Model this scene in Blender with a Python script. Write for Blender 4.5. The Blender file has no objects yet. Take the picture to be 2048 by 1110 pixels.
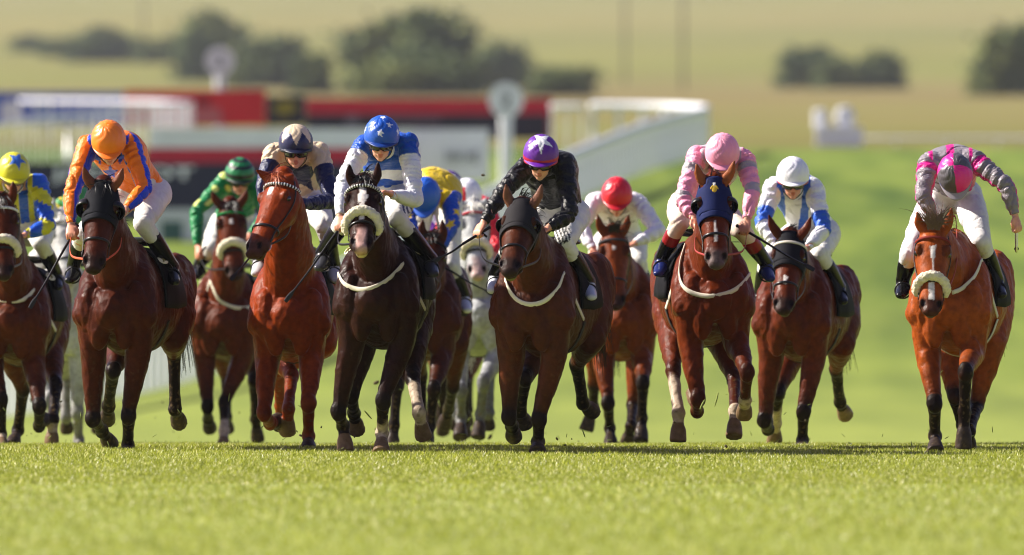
import bpy, bmesh, math, random
import numpy as np
from mathutils import Vector, Matrix, kdtree
from mathutils.bvhtree import BVHTree

scene = bpy.context.scene
COL = scene.collection
R = math.radians
rng = np.random.default_rng(7)
random.seed(7)

# ------------------------------------------------------------------ camera
FPX = 400.0 / 36.0 * 2048.0       # focal length in photograph pixels
CH = 1.2                          # camera height above the turf
cam_d = bpy.data.cameras.new("camera")
cam = bpy.data.objects.new("camera", cam_d)
COL.objects.link(cam)
cam.location = (0, 0, CH)
cam.rotation_euler = (R(90), 0, 0)
cam_d.lens = 400.0
cam_d.sensor_width = 36.0
cam_d.clip_start = 0.5
cam_d.clip_end = 9000
cam_d.dof.use_dof = True
cam_d.dof.focus_distance = 78.2
cam_d.dof.aperture_fstop = 2.9
scene.camera = cam

# ------------------------------------------------------------------ light
SUN_EL, SUN_AZ = R(36), R(-78)     # azimuth from +Y (away from camera), negative = viewer's left
w = bpy.data.worlds.new("World")
scene.world = w
w.use_nodes = True
wn = w.node_tree.nodes
bgn = wn["Background"]
sky = wn.new("ShaderNodeTexSky")
sky.sky_type = 'NISHITA'
sky.sun_disc = False
sky.sun_elevation = SUN_EL
sky.sun_rotation = SUN_AZ
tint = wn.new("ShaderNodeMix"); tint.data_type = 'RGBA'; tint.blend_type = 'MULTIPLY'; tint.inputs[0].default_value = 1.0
tint.inputs[7].default_value = (1.13, .88, 1.16, 1)      # magenta tint added to the unseen sky, takes green out of shaded whites
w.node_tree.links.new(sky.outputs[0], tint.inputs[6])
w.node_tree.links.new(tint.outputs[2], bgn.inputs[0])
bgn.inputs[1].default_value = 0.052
sun_d = bpy.data.lights.new("sun", 'SUN')
sun_d.energy = 5.0
sun_d.angle = R(0.5)
sun_d.color = (1.0, 0.93, 0.82)
sun = bpy.data.objects.new("sun", sun_d)
COL.objects.link(sun)
sdir = Vector((math.sin(SUN_AZ) * math.cos(SUN_EL), math.cos(SUN_AZ) * math.cos(SUN_EL), math.sin(SUN_EL)))
sun.rotation_euler = sdir.to_track_quat('Z', 'Y').to_euler()
sun.location = (-20, 60, 40)
vs = scene.view_settings
vs.view_transform = 'Standard'
vs.look = 'None'
vs.exposure = 1.1
vs.gamma = 1.0
scene.cycles.filter_width = 1.1
scene.cycles.max_bounces = 5
scene.cycles.transparent_max_bounces = 8
scene.cycles.use_denoising = True

HAZE = 0.00007
# ------------------------------------------------------------------ helpers
def lin(c):
    c = np.asarray(c, float) / 255.0
    return np.where(c <= 0.04045, c / 12.92, ((c + 0.055) / 1.055) ** 2.4)

def S(r, g, b):
    return tuple(lin((r, g, b)))

def P(px, py, Y):
    return np.array([(px - 1024) / FPX * Y, Y, CH + (555 - py) / FPX * Y])

def nrm(v):
    v = np.asarray(v, float)
    return v / (np.linalg.norm(v) + 1e-12)

def smooth(x, a, b):
    t = np.clip((np.asarray(x, float) - a) / (b - a), 0, 1)
    return t * t * (3 - 2 * t)

def empty(name, loc, label=None, cat=None, group=None, kind=None):
    o = bpy.data.objects.new(name, None)
    o.empty_display_size = 0.2
    COL.objects.link(o)
    o.location = tuple(loc)
    tag(o, label, cat, group, kind)
    return o

def tag(o, label=None, cat=None, group=None, kind=None):
    if label: o["label"] = label
    if cat: o["category"] = cat
    if group: o["group"] = group
    if kind: o["kind"] = kind
    return o

def link_mesh(name, me, mat=None, parent=None, smooth_sh=True, origin=None):
    o = bpy.data.objects.new(name, me)
    COL.objects.link(o)
    if mat is not None:
        me.materials.clear()
        for m in (mat if isinstance(mat, (list, tuple)) else [mat]):
            me.materials.append(m)
    if smooth_sh and len(me.polygons):
        me.polygons.foreach_set("use_smooth", [True] * len(me.polygons))
    if parent is not None:
        o.parent = parent
        loc = Vector(parent.location)
        p = parent.parent
        while p is not None:
            loc = loc + Vector(p.location); p = p.parent
        me.transform(Matrix.Translation(-loc))
    elif origin is not None:
        me.transform(Matrix.Translation(-Vector(origin)))
        o.location = origin
    return o

def set_col(me, cols, name="Col"):
    cols = np.asarray(cols, np.float32)
    if cols.shape[1] == 3:
        cols = np.concatenate([cols, np.ones((len(cols), 1), np.float32)], 1)
    a = me.attributes.new(name, 'FLOAT_COLOR', 'POINT')
    a.data.foreach_set("color", np.ascontiguousarray(cols).ravel())

def verts_of(me):
    v = np.empty(len(me.vertices) * 3, np.float32)
    me.vertices.foreach_get("co", v)
    return v.reshape(-1, 3).astype(float)

def set_verts(me, v):
    me.vertices.foreach_set("co", np.ascontiguousarray(v, np.float32).ravel())
    me.update()

def nz(p, scale, seed=0.0):
    """cheap smooth noise, roughly -1..1"""
    q = np.asarray(p, float) * scale + seed
    x, y, z = q[:, 0], q[:, 1], q[:, 2]
    return (np.sin(x * 1.7 + 1.3 * np.sin(y * 1.1 + .7 * z)) + np.sin(y * 2.1 + 1.1 * np.sin(z * 1.3 + x))
            + np.sin(z * 1.9 + 1.2 * np.sin(x * 1.2 - y))) / 3.0

def catmull(A, sub):
    A = np.asarray(A, float)
    if len(A) < 3:
        t = np.linspace(0, 1, sub + 1)[:, None]
        return A[0] * (1 - t) + A[-1] * t
    E = np.vstack([2 * A[0] - A[1], A, 2 * A[-1] - A[-2]])
    out = []
    for i in range(1, len(E) - 2):
        p0, p1, p2, p3 = E[i - 1], E[i], E[i + 1], E[i + 2]
        for k in range(sub):
            t = k / sub
            out.append(0.5 * (2 * p1 + (p2 - p0) * t + (2 * p0 - 5 * p1 + 4 * p2 - p3) * t * t + (3 * p1 - p0 - 3 * p2 + p3) * t ** 3))
    out.append(A[-1])
    return np.array(out)

class Soup:
    """collects closed shapes that become ONE mesh"""
    def __init__(self):
        self.v, self.f, self.n = [], [], 0
        self.s = []        # samples: x,y,z,part,t,rad, lat(3), oth(3)
        self.parts = []
    def pid(self, part):
        if part not in self.parts: self.parts.append(part)
        return self.parts.index(part)
    def add(self, V, Fs):
        V = np.asarray(V, float)
        self.v.append(V)
        self.f += [tuple(i + self.n for i in f) for f in Fs]
        self.n += len(V)
    def tube(self, pts, rad, lat=(1, 0, 0), part=None, t0=0.0, t1=1.0, n=14, sub=6, round0=True, round1=True, raw=False):
        pts = np.asarray(pts, float)
        rad = np.asarray([(r, r) if np.isscalar(r) else r for r in rad], float)
        if raw or len(pts) < 2:
            C, Rr = pts, rad
        else:
            C = catmull(pts, sub); Rr = np.maximum(catmull(rad, sub), 0.0015)
        T = np.gradient(C, axis=0)
        T /= np.linalg.norm(T, axis=1)[:, None] + 1e-12
        lat = np.asarray(lat, float)
        L = lat - T * (T @ lat)[:, None]
        bad = np.linalg.norm(L, axis=1) < 0.15
        if bad.any():
            alt = np.array([0, 0, 1.0]) if abs(lat[2]) < .5 else np.array([0, 1.0, 0])
            L[bad] = alt - T[bad] * (T[bad] @ alt)[:, None]
        L /= np.linalg.norm(L, axis=1)[:, None]
        O = np.cross(L, T)
        ang = np.arange(n) / n * 2 * math.pi
        ca, sa = np.cos(ang), np.sin(ang)
        rings = []
        def ring(c, l, o, r):
            rings.append(c + np.outer(ca * r[0], l) + np.outer(sa * r[1], o))
        if round0:
            m = min(Rr[0])
            for a in (80, 50, 25):
                ring(C[0] - T[0] * m * math.sin(R(a)), L[0], O[0], Rr[0] * math.cos(R(a)))
        for i in range(len(C)):
            ring(C[i], L[i], O[i], Rr[i])
        if round1:
            m = min(Rr[-1])
            for a in (25, 50, 80):
                ring(C[-1] + T[-1] * m * math.sin(R(a)), L[-1], O[-1], Rr[-1] * math.cos(R(a)))
        V = np.vstack(rings); k = len(rings)
        Fs = []
        for i in range(k - 1):
            for j in range(n):
                j2 = (j + 1) % n
                Fs.append((i * n + j, i * n + j2, (i + 1) * n + j2, (i + 1) * n + j))
        Fs.append(tuple(range(n - 1, -1, -1)))
        Fs.append(tuple((k - 1) * n + j for j in range(n)))
        self.add(V, Fs)
        if part is not None:
            p = self.pid(part)
            tt = np.linspace(t0, t1, len(C))
            for i in range(len(C)):
                self.s.append((*C[i], p, tt[i], float(np.mean(Rr[i])), *L[i], *O[i]))
        return C, Rr, L, O
    def ell(self, c, r, ax=None, part=None, t=0.5, n=12, m=8):
        """ellipsoid, ax = 3 row vectors"""
        ax = np.eye(3) if ax is None else np.asarray(ax, float)
        c = np.asarray(c, float)
        V = [c + ax[2] * r[2]]
        for i in range(1, m):
            a = math.pi * i / m
            for j in range(n):
                b = 2 * math.pi * j / n
                V.append(c + ax[0] * r[0] * math.sin(a) * math.cos(b) + ax[1] * r[1] * math.sin(a) * math.sin(b) + ax[2] * r[2] * math.cos(a))
        V.append(c - ax[2] * r[2])
        Fs = []
        for j in range(n):
            Fs.append((0, 1 + j, 1 + (j + 1) % n))
            Fs.append((len(V) - 1, 1 + (m - 2) * n + (j + 1) % n, 1 + (m - 2) * n + j))
        for i in range(m - 2):
            for j in range(n):
                a, b = 1 + i * n + j, 1 + i * n + (j + 1) % n
                Fs.append((a, a + n, b + n, b))
        self.add(V, Fs)
        if part is not None:
            self.s.append((*c, self.pid(part), t, float(np.mean(r)), *ax[0], *ax[1]))
    def box(self, c, h, ax=None):
        ax = np.eye(3) if ax is None else np.asarray(ax, float)
        V = [np.asarray(c, float) + sx * h[0] * ax[0] + sy * h[1] * ax[1] + sz * h[2] * ax[2] for sx in (-1, 1) for sy in (-1, 1) for sz in (-1, 1)]
        self.add(V, [(0, 1, 3, 2), (4, 6, 7, 5), (0, 4, 5, 1), (2, 3, 7, 6), (0, 2, 6, 4), (1, 5, 7, 3)])
    def mesh(self, name):
        me = bpy.data.meshes.new(name)
        me.from_pydata(np.vstack(self.v).tolist(), [], self.f)
        me.update()
        return me
    def remesh(self, name, voxel, it=3, fac=0.5):
        me = self.mesh(name + "_src")
        o = bpy.data.objects.new(name + "_src", me)
        COL.objects.link(o)
        md = o.modifiers.new("r", 'REMESH'); md.mode = 'VOXEL'; md.voxel_size = voxel; md.use_smooth_shade = True
        if it:
            sm = o.modifiers.new("s", 'SMOOTH'); sm.factor = fac; sm.iterations = it
        dg = bpy.context.evaluated_depsgraph_get()
        out = bpy.data.meshes.new_from_object(o.evaluated_get(dg))
        bpy.data.objects.remove(o); bpy.data.meshes.remove(me)
        out.name = name
        return out
    def nearest(self, V):
        s = np.array(self.s, float)
        V = np.asarray(V, float)
        idx = np.empty(len(V), int)
        c = s[:, :3]; r = s[:, 5]
        for a in range(0, len(V), 4000):
            d = np.linalg.norm(V[a:a + 4000, None, :] - c[None], axis=2)
            idx[a:a + 4000] = np.argmin(d - r[None], axis=1)
        q = s[idx]
        D = V - q[:, :3]
        lat = np.einsum('ij,ij->i', D, q[:, 6:9]); oth = np.einsum('ij,ij->i', D, q[:, 9:12])
        return q[:, 3].astype(int), q[:, 4], lat, oth, D

def build(name, soup, mat, parent, voxel=None, it=3, cols=None, smooth_sh=True, fac=0.5):
    me = soup.remesh(name, voxel, it, fac) if voxel else soup.mesh(name)
    if cols is not None:
        set_col(me, np.tile(np.asarray(cols, float), (len(me.vertices), 1)))
    return link_mesh(name, me, mat, parent, smooth_sh)

def grid_mesh(name, V, nu, nv, closed_u=False, skip=None):
    """V: nv rows of nu points"""
    Fs = []
    for i in range(nv - 1):
        for j in range(nu if closed_u else nu - 1):
            j2 = (j + 1) % nu
            q = (i * nu + j, i * nu + j2, (i + 1) * nu + j2, (i + 1) * nu + j)
            if skip is not None and skip(V[list(q)].mean(0)): continue
            Fs.append(q)
    me = bpy.data.meshes.new(name)
    me.from_pydata(np.asarray(V).tolist(), [], Fs)
    me.update()
    return me

# ------------------------------------------------------------------ materials
def mat(name, col=(.5, .5, .5), rough=.6, spec=.5, attr=None, bump=None, noise=None, sheen=0, metal=0, coat=0, sub=0, rnoise=None):
    m = bpy.data.materials.new(name)
    m.use_nodes = True
    nt = m.node_tree; N = nt.nodes; L = nt.links
    b = N["Principled BSDF"]
    b.inputs["Roughness"].default_value = rough
    b.inputs["Specular IOR Level"].default_value = spec
    b.inputs["Metallic"].default_value = metal
    if coat: b.inputs["Coat Weight"].default_value = coat; b.inputs["Coat Roughness"].default_value = .25
    if sheen: b.inputs["Sheen Weight"].default_value = sheen; b.inputs["Sheen Roughness"].default_value = .4
    if sub:
        b.inputs["Subsurface Weight"].default_value = sub
        b.inputs["Subsurface Radius"].default_value = (.02, .008, .005)
        b.inputs["Subsurface Scale"].default_value = .6
    src = None
    if attr:
        a = N.new("ShaderNodeAttribute"); a.attribute_name = attr; src = a.outputs["Color"]
    else:
        rgb = N.new("ShaderNodeRGB"); rgb.outputs[0].default_value = (*col, 1); src = rgb.outputs[0]
    tc = N.new("ShaderNodeTexCoord")
    if noise:
        sc, amt = noise
        nn = N.new("ShaderNodeTexNoise"); nn.inputs["Scale"].default_value = sc; nn.inputs["Detail"].default_value = 5
        L.new(tc.outputs["Object"], nn.inputs["Vector"])
        mr = N.new("ShaderNodeMapRange"); mr.inputs[1].default_value = .3; mr.inputs[2].default_value = .7
        mr.inputs[3].default_value = 1 - amt; mr.inputs[4].default_value = 1 + amt
        L.new(nn.outputs[0], mr.inputs[0])
        mx = N.new("ShaderNodeVectorMath"); mx.operation = 'SCALE'
        L.new(src, mx.inputs[0]); L.new(mr.outputs[0], mx.inputs["Scale"])
        src = mx.outputs[0]
    L.new(src, b.inputs["Base Color"])
    if rnoise:
        nn = N.new("ShaderNodeTexNoise"); nn.inputs["Scale"].default_value = rnoise[0]; nn.inputs["Detail"].default_value = 6
        L.new(tc.outputs["Object"], nn.inputs["Vector"])
        mr = N.new("ShaderNodeMapRange"); mr.inputs[1].default_value = .35; mr.inputs[2].default_value = .65
        mr.inputs[3].default_value = rnoise[1]; mr.inputs[4].default_value = rnoise[2]
        L.new(nn.outputs[0], mr.inputs[0]); L.new(mr.outputs[0], b.inputs["Roughness"])
    if bump:
        prev = None
        for sc, st, dist in bump:
            nn = N.new("ShaderNodeTexNoise"); nn.inputs["Scale"].default_value = sc; nn.inputs["Detail"].default_value = 4
            L.new(tc.outputs["Object"], nn.inputs["Vector"])
            bp = N.new("ShaderNodeBump"); bp.inputs["Strength"].default_value = st; bp.inputs["Distance"].default_value = dist
            L.new(nn.outputs[0], bp.inputs["Height"])
            if prev is not None: L.new(prev.outputs[0], bp.inputs["Normal"])
            prev = bp
        L.new(prev.outputs[0], b.inputs["Normal"])
    return m

M_COAT = mat("horse coat", attr="Col", rough=.44, spec=.075, rnoise=(9, .30, .56), noise=(24, .26), bump=[(12, .35, .03), (34, .4, .009), (120, .35, .004)])
M_SILK = mat("silk", attr="Col", rough=.38, spec=.28, bump=[(20, .8, .02), (60, .6, .007)], sheen=.1)
M_BREECH = mat("breeches cloth", attr="Col", rough=.6, spec=.3, bump=[(20, .5, .015)], noise=(25, .06))
M_SKIN = mat("skin", attr="Col", rough=.5, spec=.4, sub=.15, noise=(60, .08))
M_CAP = mat("cap cloth", attr="Col", rough=.4, spec=.5, bump=[(30, .3, .006)])
M_BOOT = mat("boot leather", attr="Col", rough=.26, spec=.26, bump=[(30, .25, .006)])
M_BLACK = mat("black tack leather", (.009, .008, .008), rough=.32, spec=.3, bump=[(60, .2, .004)])
M_GOGGLE = mat("goggle lens", (.01, .01, .012), rough=.08, spec=.8)
M_EYE = mat("horse eye", (.008, .005, .004), rough=.06, spec=.9)
M_STEEL = mat("steel", (.6, .6, .6), rough=.25, metal=1)
M_WOOL = mat("sheepskin", S(222, 212, 186), rough=.95, spec=.1, bump=[(90, .9, .01), (240, .6, .004)], noise=(40, .12), sheen=.4)
M_ATTRCLOTH = mat("woven cloth", attr="Col", rough=.75, spec=.10, bump=[(120, .3, .003)])
M_HAIR = mat("horse hair", attr="Col", rough=.45, spec=.4)
M_PLASTIC = mat("white rail plastic", S(240, 242, 246), rough=.4, spec=.4, noise=(2, .06))
M_BOARD = mat("board paint", attr="Col", rough=.6, spec=.3, noise=(1.3, .08))

# ------------------------------------------------------------------ terrain
_TY = [-400, 0, 80, 85, 90, 97, 110, 130, 150, 170, 185, 200, 217, 232, 245, 257, 268, 281, 297]
_TZ = [0, 0, 0, -.05, -.14, -.30, -.60, -1.05, -1.40, -1.53, -1.48, -1.25, -.85, .05, 1.1, 2.1, 2.97, 3.85, 4.60]
for _Y, _py in ((330, 278), (400, 264), (600, 232), (900, 198), (1400, 158), (2000, 95), (3000, 5), (4000, -70), (6000, -170)):
    _TY.append(_Y); _TZ.append(CH + (555 - _py) / FPX * _Y)
_TY, _TZ = np.array(_TY, float), np.array(_TZ, float)
_dd = np.arange(-400, 6000, 1.0)
_zz = np.interp(_dd, _TY, _TZ)
def _blur(a, k):
    kern = np.hanning(2 * k + 1); kern /= kern.sum()
    return np.convolve(np.pad(a, k, mode='edge'), kern, mode='valid')
_z1 = _blur(_zz, 7)
_wt = smooth(_dd, 78, 92)
_zz = _zz * (1 - _wt) + _z1 * _wt
def ground(Y):
    return float(np.interp(Y, _dd, _zz))

# ------------------------------------------------------------------ horses
HEAD_T = np.array([-.06, 0, .13, .25, .40, .55, .70, .82, .92, 1.0])
HEAD_W = np.array([.066, .092, .116, .124, .112, .094, .080, .080, .086, .062])
HEAD_D = np.array([.075, .098, .122, .132, .126, .100, .076, .066, .060, .044])

def chain_b(p0, p1xz, L, sgn, Y0, bmin=-1.2, bmax=2.4):
    """place a joint seen at pixel p1 so that the bone from p0 is about L long, going towards (-1) or away from (+1) the camera"""
    Yg = p0[1]
    for _ in range(3):
        q = P(p1xz[0], p1xz[1], Yg)
        d2 = (q[0] - p0[0]) ** 2 + (q[2] - p0[2]) ** 2
        Yg = p0[1] + sgn * math.sqrt(max(L * L - d2, 0.0))
    return P(p1xz[0], p1xz[1], Yg)

def tuft(strands, n_seg=4):
    V, Fs = [], []
    for root, tip, bend, wd in strands:
        root, tip, bend = map(np.asarray, (root, tip, bend))
        ax = nrm(np.cross(tip - root, [.3, 1, .2])) * wd
        b = len(V)
        for k in range(n_seg + 1):
            t = k / n_seg
            c = (1 - t) ** 2 * root + 2 * t * (1 - t) * bend + t * t * tip
            ww = ax * (1 - t * .85)
            V += [c - ww, c + ww]
        for k in range(n_seg):
            Fs.append((b + 2 * k, b + 2 * k + 1, b + 2 * k + 3, b + 2 * k + 2))
    me = bpy.data.meshes.new("hair"); me.from_pydata([tuple(v) for v in V], [], Fs); me.update()
    return me

class Horse: pass

def make_horse(sp):
    h = Horse(); h.sp = sp
    Y0 = sp['Y']; cx, hx = sp['cx'], sp['hx']
    k = sp.get('k', 1.0) * .95
    zb = P(0, sp['cb'], Y0)[2]
    X0 = (cx - 1024) / FPX * Y0
    yaw = math.atan2((hx - 1024) / FPX * (Y0 + 1.5) - X0, 1.5)
    rd = np.array([math.sin(yaw), math.cos(yaw), 0]); lt = np.array([math.cos(yaw), -math.sin(yaw), 0]); up = np.array([0, 0, 1.0])
    O = np.array([X0, Y0, 0.0])
    B = lambda l, b, z: O + lt * l + rd * b + up * z
    h.B, h.lt, h.rd, h.up, h.O = B, lt, rd, up, O
    dz = zb - .77
    root = empty("horse", (X0 + .5 * rd[0], Y0 + .5 * rd[1], ground(Y0)), sp['label'], "horse", "racehorses galloping in the field")
    h.root = root
    s = Soup()
    # trunk
    st_b = np.array([-.06, .06, .20, .40, .70, 1.0, 1.28, 1.50, 1.66])
    st_z = np.array([1.10, 1.12, 1.14, 1.165, 1.15, 1.17, 1.22, 1.21, 1.20]) + dz
    st_w = np.array([.15, .205, .235, .255, .295, .285, .275, .23, .13]) * k
    st_h = np.array([.16, .25, .33, .385, .365, .335, .305, .25, .16])
    h.st = (st_b, st_z, st_w, st_h)
    s.tube([B(0, b, z) for b, z in zip(st_b, st_z)], list(zip(st_w, st_h)), lat=lt, part='body', n=28, sub=4)
    # pectorals, shoulder points, shoulder blades, buttocks
    for sg in (-1, 1):
        s.ell(B(sg * .090, -.070, 1.04 + dz), (.085, .080, .22), (lt, rd, up), part='body')
        s.ell(B(sg * .162, -.015, 1.12 + dz), (.090, .12, .19), (lt, rd, up), part='body')
        s.tube([B(sg * .10, .30, 1.48 + dz), B(sg * .17, .14, 1.28 + dz), B(sg * .20, .02, 1.06 + dz)], [(.07, .10), (.10, .14), (.10, .12)], lat=lt, part='body')
        s.ell(B(sg * .13, 1.42, 1.27 + dz), (.14, .26, .24), (lt, rd, up), part='body')
    s.ell(B(0, .36, 1.52 + dz), (.07, .20, .06), (lt, rd, up), part='body')
    # head frame
    Yp = Y0 + sp.get('pb', -.50)
    poll = P(*sp['poll'], Yp)
    Lh = sp.get('hl', .62)
    nose = chain_b(poll, sp['nose'], Lh, -1, Y0)
    ax = nrm(nose - poll)
    eL, eR = sp['eyes']
    lv = np.array([eR[0] - eL[0], 0, -(eR[1] - eL[1])], float); lv = nrm(lv)
    lv = nrm(lv + np.array([0, math.tan(R(sp.get('hy', 0))), 0]))
    lv = nrm(lv - ax * (lv @ ax))
    nv = nrm(np.cross(lv, ax))
    if nv[1] > 0: nv = -nv
    if nv @ np.array([0, -1, .5]) < 0: nv = -nv
    h.head = (poll, ax, lv, nv, Lh)
    hw = sp.get('hw', 1.0)
    def Hp(t, l, d): return poll + ax * (Lh * t) + lv * l + nv * d
    def Hring(t, a, sc=1.0, off=0.0):
        w_ = np.interp(t, HEAD_T, HEAD_W) * hw * sc + off; d_ = np.interp(t, HEAD_T, HEAD_D)
        return Hp(t, w_ * math.cos(a), -d_ + (d_ * sc + off) * math.sin(a))
    h.Hp, h.Hring = Hp, Hring
    s.tube([Hp(t, 0, -d) for t, d in zip(HEAD_T, HEAD_D)], [(w_ * hw, d) for w_, d in zip(HEAD_W, HEAD_D)], lat=lv, part='head', n=24, sub=4)
    fr = (ax, lv, nv)
    for sg in (-1, 1):
        s.ell(Hp(.34, sg * .052, -.19), (.095, .035, .085), fr, 'head')
        s.ell(Hp(.235, sg * .099 * hw, -.042), (.045, .026, .026), fr, 'head')
        s.ell(Hp(.50, sg * .052, -.085), (.11, .016, .016), fr, 'head')
        s.ell(Hp(.905, sg * .062, -.036), (.048, .029, .034), fr, 'head')
        s.ell(Hp(.90, sg * .030, -.012), (.040, .018, .014), fr, 'head')
    s.ell(Hp(.965, 0, -.112), (.042, .044, .030), fr, 'head')
    s.ell(Hp(.86, 0, -.120), (.10, .036, .03), fr, 'head')
    # ears
    for i, sg in enumerate((-1, 1)):
        tip_px = sp['ears'][i]
        base = Hp(.0, sg * .068, -.055)
        tip = P(*tip_px, Yp + sp.get('eb', .03))
        mid = (base + tip) / 2 + lv * sg * .012
        el = nrm(np.cross(tip - base, nv))
        s.tube([base, base * .6 + mid * .4, mid, mid * .45 + tip * .55, tip], [(.032, .030), (.039, .025), (.035, .021), (.024, .017), (.011, .010)], lat=el, part='ear', n=12)
    # neck
    nk_ = sp.get('nk', 1.0) * .94
    n0 = B(0, .22, 1.33 + dz); n3 = Hp(.10, 0, -.15)
    nk1 = n0 * .66 + n3 * .34 + np.array([0, -.02, -.01]); nk2 = n0 * .30 + n3 * .70 + np.array([0, .0, .03])
    s.tube([n0, nk1, nk2, n3], [(.185 * nk_, .33), (.148 * nk_, .25), (.116 * nk_, .185), (.09, .13)], lat=lt * .6 + lv * .4, part='neck', n=20)
    h.neck = [n0, nk1, nk2, n3]
    # legs
    z_el = zb + .06
    def leg_front(sg, spec, nm):
        elb = B(sg * .155 * k, .06, z_el)
        if spec is None:
            kn, fe, ho = B(sg * .13, -.14, z_el - .36), B(sg * .12, .10, z_el - .54), B(sg * .12, .20, z_el - .40)
        else:
            K, Fp, H_, sg3 = spec
            kn = chain_b(elb, K, .43, sg3[0], Y0)
            fe = chain_b(kn, Fp, .29, sg3[1], Y0)
            ho = chain_b(fe, H_, .205, sg3[2], Y0)
        top = B(sg * .175 * k, .05, z_el + .22)
        m1 = elb * .55 + kn * .45 + lt * sg * .01
        s.tube([top, elb + lt * sg * .012, m1, elb * .13 + kn * .87, kn], [(.112, .14), (.094, .116), (.072, .082), (.052, .055), (.057, .057)], lat=lt, part=nm + 'u', n=16)
        s.ell(elb * .72 + kn * .28 + lt * sg * .022 - rd * .02, (.062, .07, .12), (lt, rd, up), part=nm + 'u', t=.35)
        s.ell(kn - nrm(np.array([0, 1, 0])) * .012, (.058, .050, .076), part=nm + 'u', t=1)
        low(kn, fe, ho, nm, .041, .050)
    def low(kn, fe, ho, nm, rc, rf):
        d = ho - fe
        s.tube([kn, kn * .78 + fe * .22, kn * .4 + fe * .6, kn * .14 + fe * .86, fe], [(.056, .054), (.046, .048), (rc - .002, rc + .004), (rc, rc + .005), (rf, rf + .004)], lat=lt, part=nm + 'l', t0=0, t1=.58, n=14)
        back = nrm(np.cross(np.cross(d, lt), d))
        s.ell(fe, (rf + .002, rf + .004, rf + .006), part=nm + 'l', t=.6)
        co = fe + d * .52
        s.tube([fe, fe + d * .3, co], [(rf - .004, rf - .002), (.040, .042), (.050, .050)], lat=lt, part=nm + 'l', t0=.62, t1=.8, n=14)
        dn = nrm(d)
        s.tube([fe + d * .46, co, fe + d * .96, fe + d * 1.0], [(.044, .044), (.052, .052), (.062, .062), (.058, .058)], lat=lt, part=nm + 'h', n=16, sub=4, round0=False, round1=False)
    def leg_hind(sg, spec, nm):
        hip = B(sg * .15 * k, 1.38, zb + .46); sti = B(sg * .19 * k, 1.12, zb + .16)
        if spec is None:
            ho_k, fe, ho = B(sg * .14, 1.50, zb - .12), B(sg * .13, 1.42, zb - .46), B(sg * .13, 1.52, zb - .58)
        else:
            Kp, Fp, H_, sg3 = spec
            if sg3[0] < 0: sti = B(sg * .17 * k, .98, zb + .10)
            ho_k = chain_b(sti, Kp, .46, sg3[0], Y0)
            fe = chain_b(ho_k, Fp, .40, sg3[1], Y0)
            ho = chain_b(fe, H_, .205, sg3[2], Y0)
        s.tube([hip, hip * .45 + sti * .55 + lt * sg * .01, sti], [(.13, .22), (.125, .19), (.105, .13)], lat=lt, part='body', n=18)
        s.tube([sti, sti * .62 + ho_k * .38, sti * .18 + ho_k * .82, ho_k], [(.11, .14), (.09, .108), (.056, .070), (.054, .068)], lat=lt, part=nm + 'u', n=16)
        s.ell(ho_k, (.053, .070, .066), part=nm + 'u', t=1)
        low(ho_k, fe, ho, nm, .043, .051)
    leg_front(-1, sp.get('FL'), 'FL'); leg_front(1, sp.get('FR'), 'FR')
    leg_hind(-1, sp.get('HL'), 'HL'); leg_hind(1, sp.get('HR'), 'HR')
    # tail dock
    tb = B(0, 1.66, 1.33 + dz)
    s.tube([B(0, 1.55, 1.33 + dz), tb, tb + rd * .16 + up * .03], [.05, .04, .02], part='body')
    vox = sp.get('vox', .0115)
    me = s.remesh("horse_body", vox, 3, .5)
    # ---- small muscle relief then colours
    V = verts_of(me)
    nrmv = np.empty(len(V) * 3, np.float32); me.vertices.foreach_get("normal", nrmv); nrmv = nrmv.reshape(-1, 3).astype(float)
    pid, tt, la, oth, D = s.nearest(V)
    pn = np.array(s.parts)[pid]
    isbody = np.isin(pn, ['body', 'neck'])
    disp = np.where(isbody, .007 * nz(V, 12, sp['Y']) + .004 * nz(V, 30, 2.0) + .002 * nz(V * np.array([1, 1, .35]), 70, 4.0), .0025 * nz(V, 30, 1.0))
    disp = disp + np.where((pn == 'body') | np.char.endswith(pn.astype(str), 'u'), .0045 * np.exp(-(nz(V * np.array([1, 1, .6]), 10, 4 + sp['Y']) / .07) ** 2), 0)
    hx_ = V - poll
    ht = hx_ @ ax / Lh; hl_ = hx_ @ lv; hd_ = hx_ @ nv
    ishead = np.isin(pn, ['head'])
    disp = np.where(ishead, .0012 * nz(V, 45), disp)
    # nostril pits and mouth line, modelled in
    for sg in (-1, 1):
        q = np.sqrt(((ht - .925) * Lh / .034) ** 2 + ((hl_ - sg * .060) / .025) ** 2)
        pit = np.where(ishead & (hd_ > -.075), np.exp(-q ** 2), 0)
        disp = disp - (.026) * pit
    V2 = V + nrmv * disp[:, None]
    set_verts(me, V2)
    ct = np.array(sp['coat']); ct = ct * (np.array(sp.get('cm', [.55, .42, .27])) if ct[0] > 2 * ct[2] else 1)
    c = np.tile(ct, (len(V), 1))
    dk = np.array(sp.get('dark', S(25, 15, 11)))
    c *= (1 + .16 * nz(V, 6, 3.0 + sp['Y']))[:, None]
    c *= (1 + .10 * np.sign(nz(V, 2.3, 1.0)) * 0)[:, None]
    def mixc(m, col):
        nonlocal c
        m = np.clip(m, 0, 1)[:, None]
        c = c * (1 - m) + np.asarray(col)[None] * m
    pts_amt = sp.get('points', 1.0)
    wob = .05 * nz(V, 22, 5)
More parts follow.
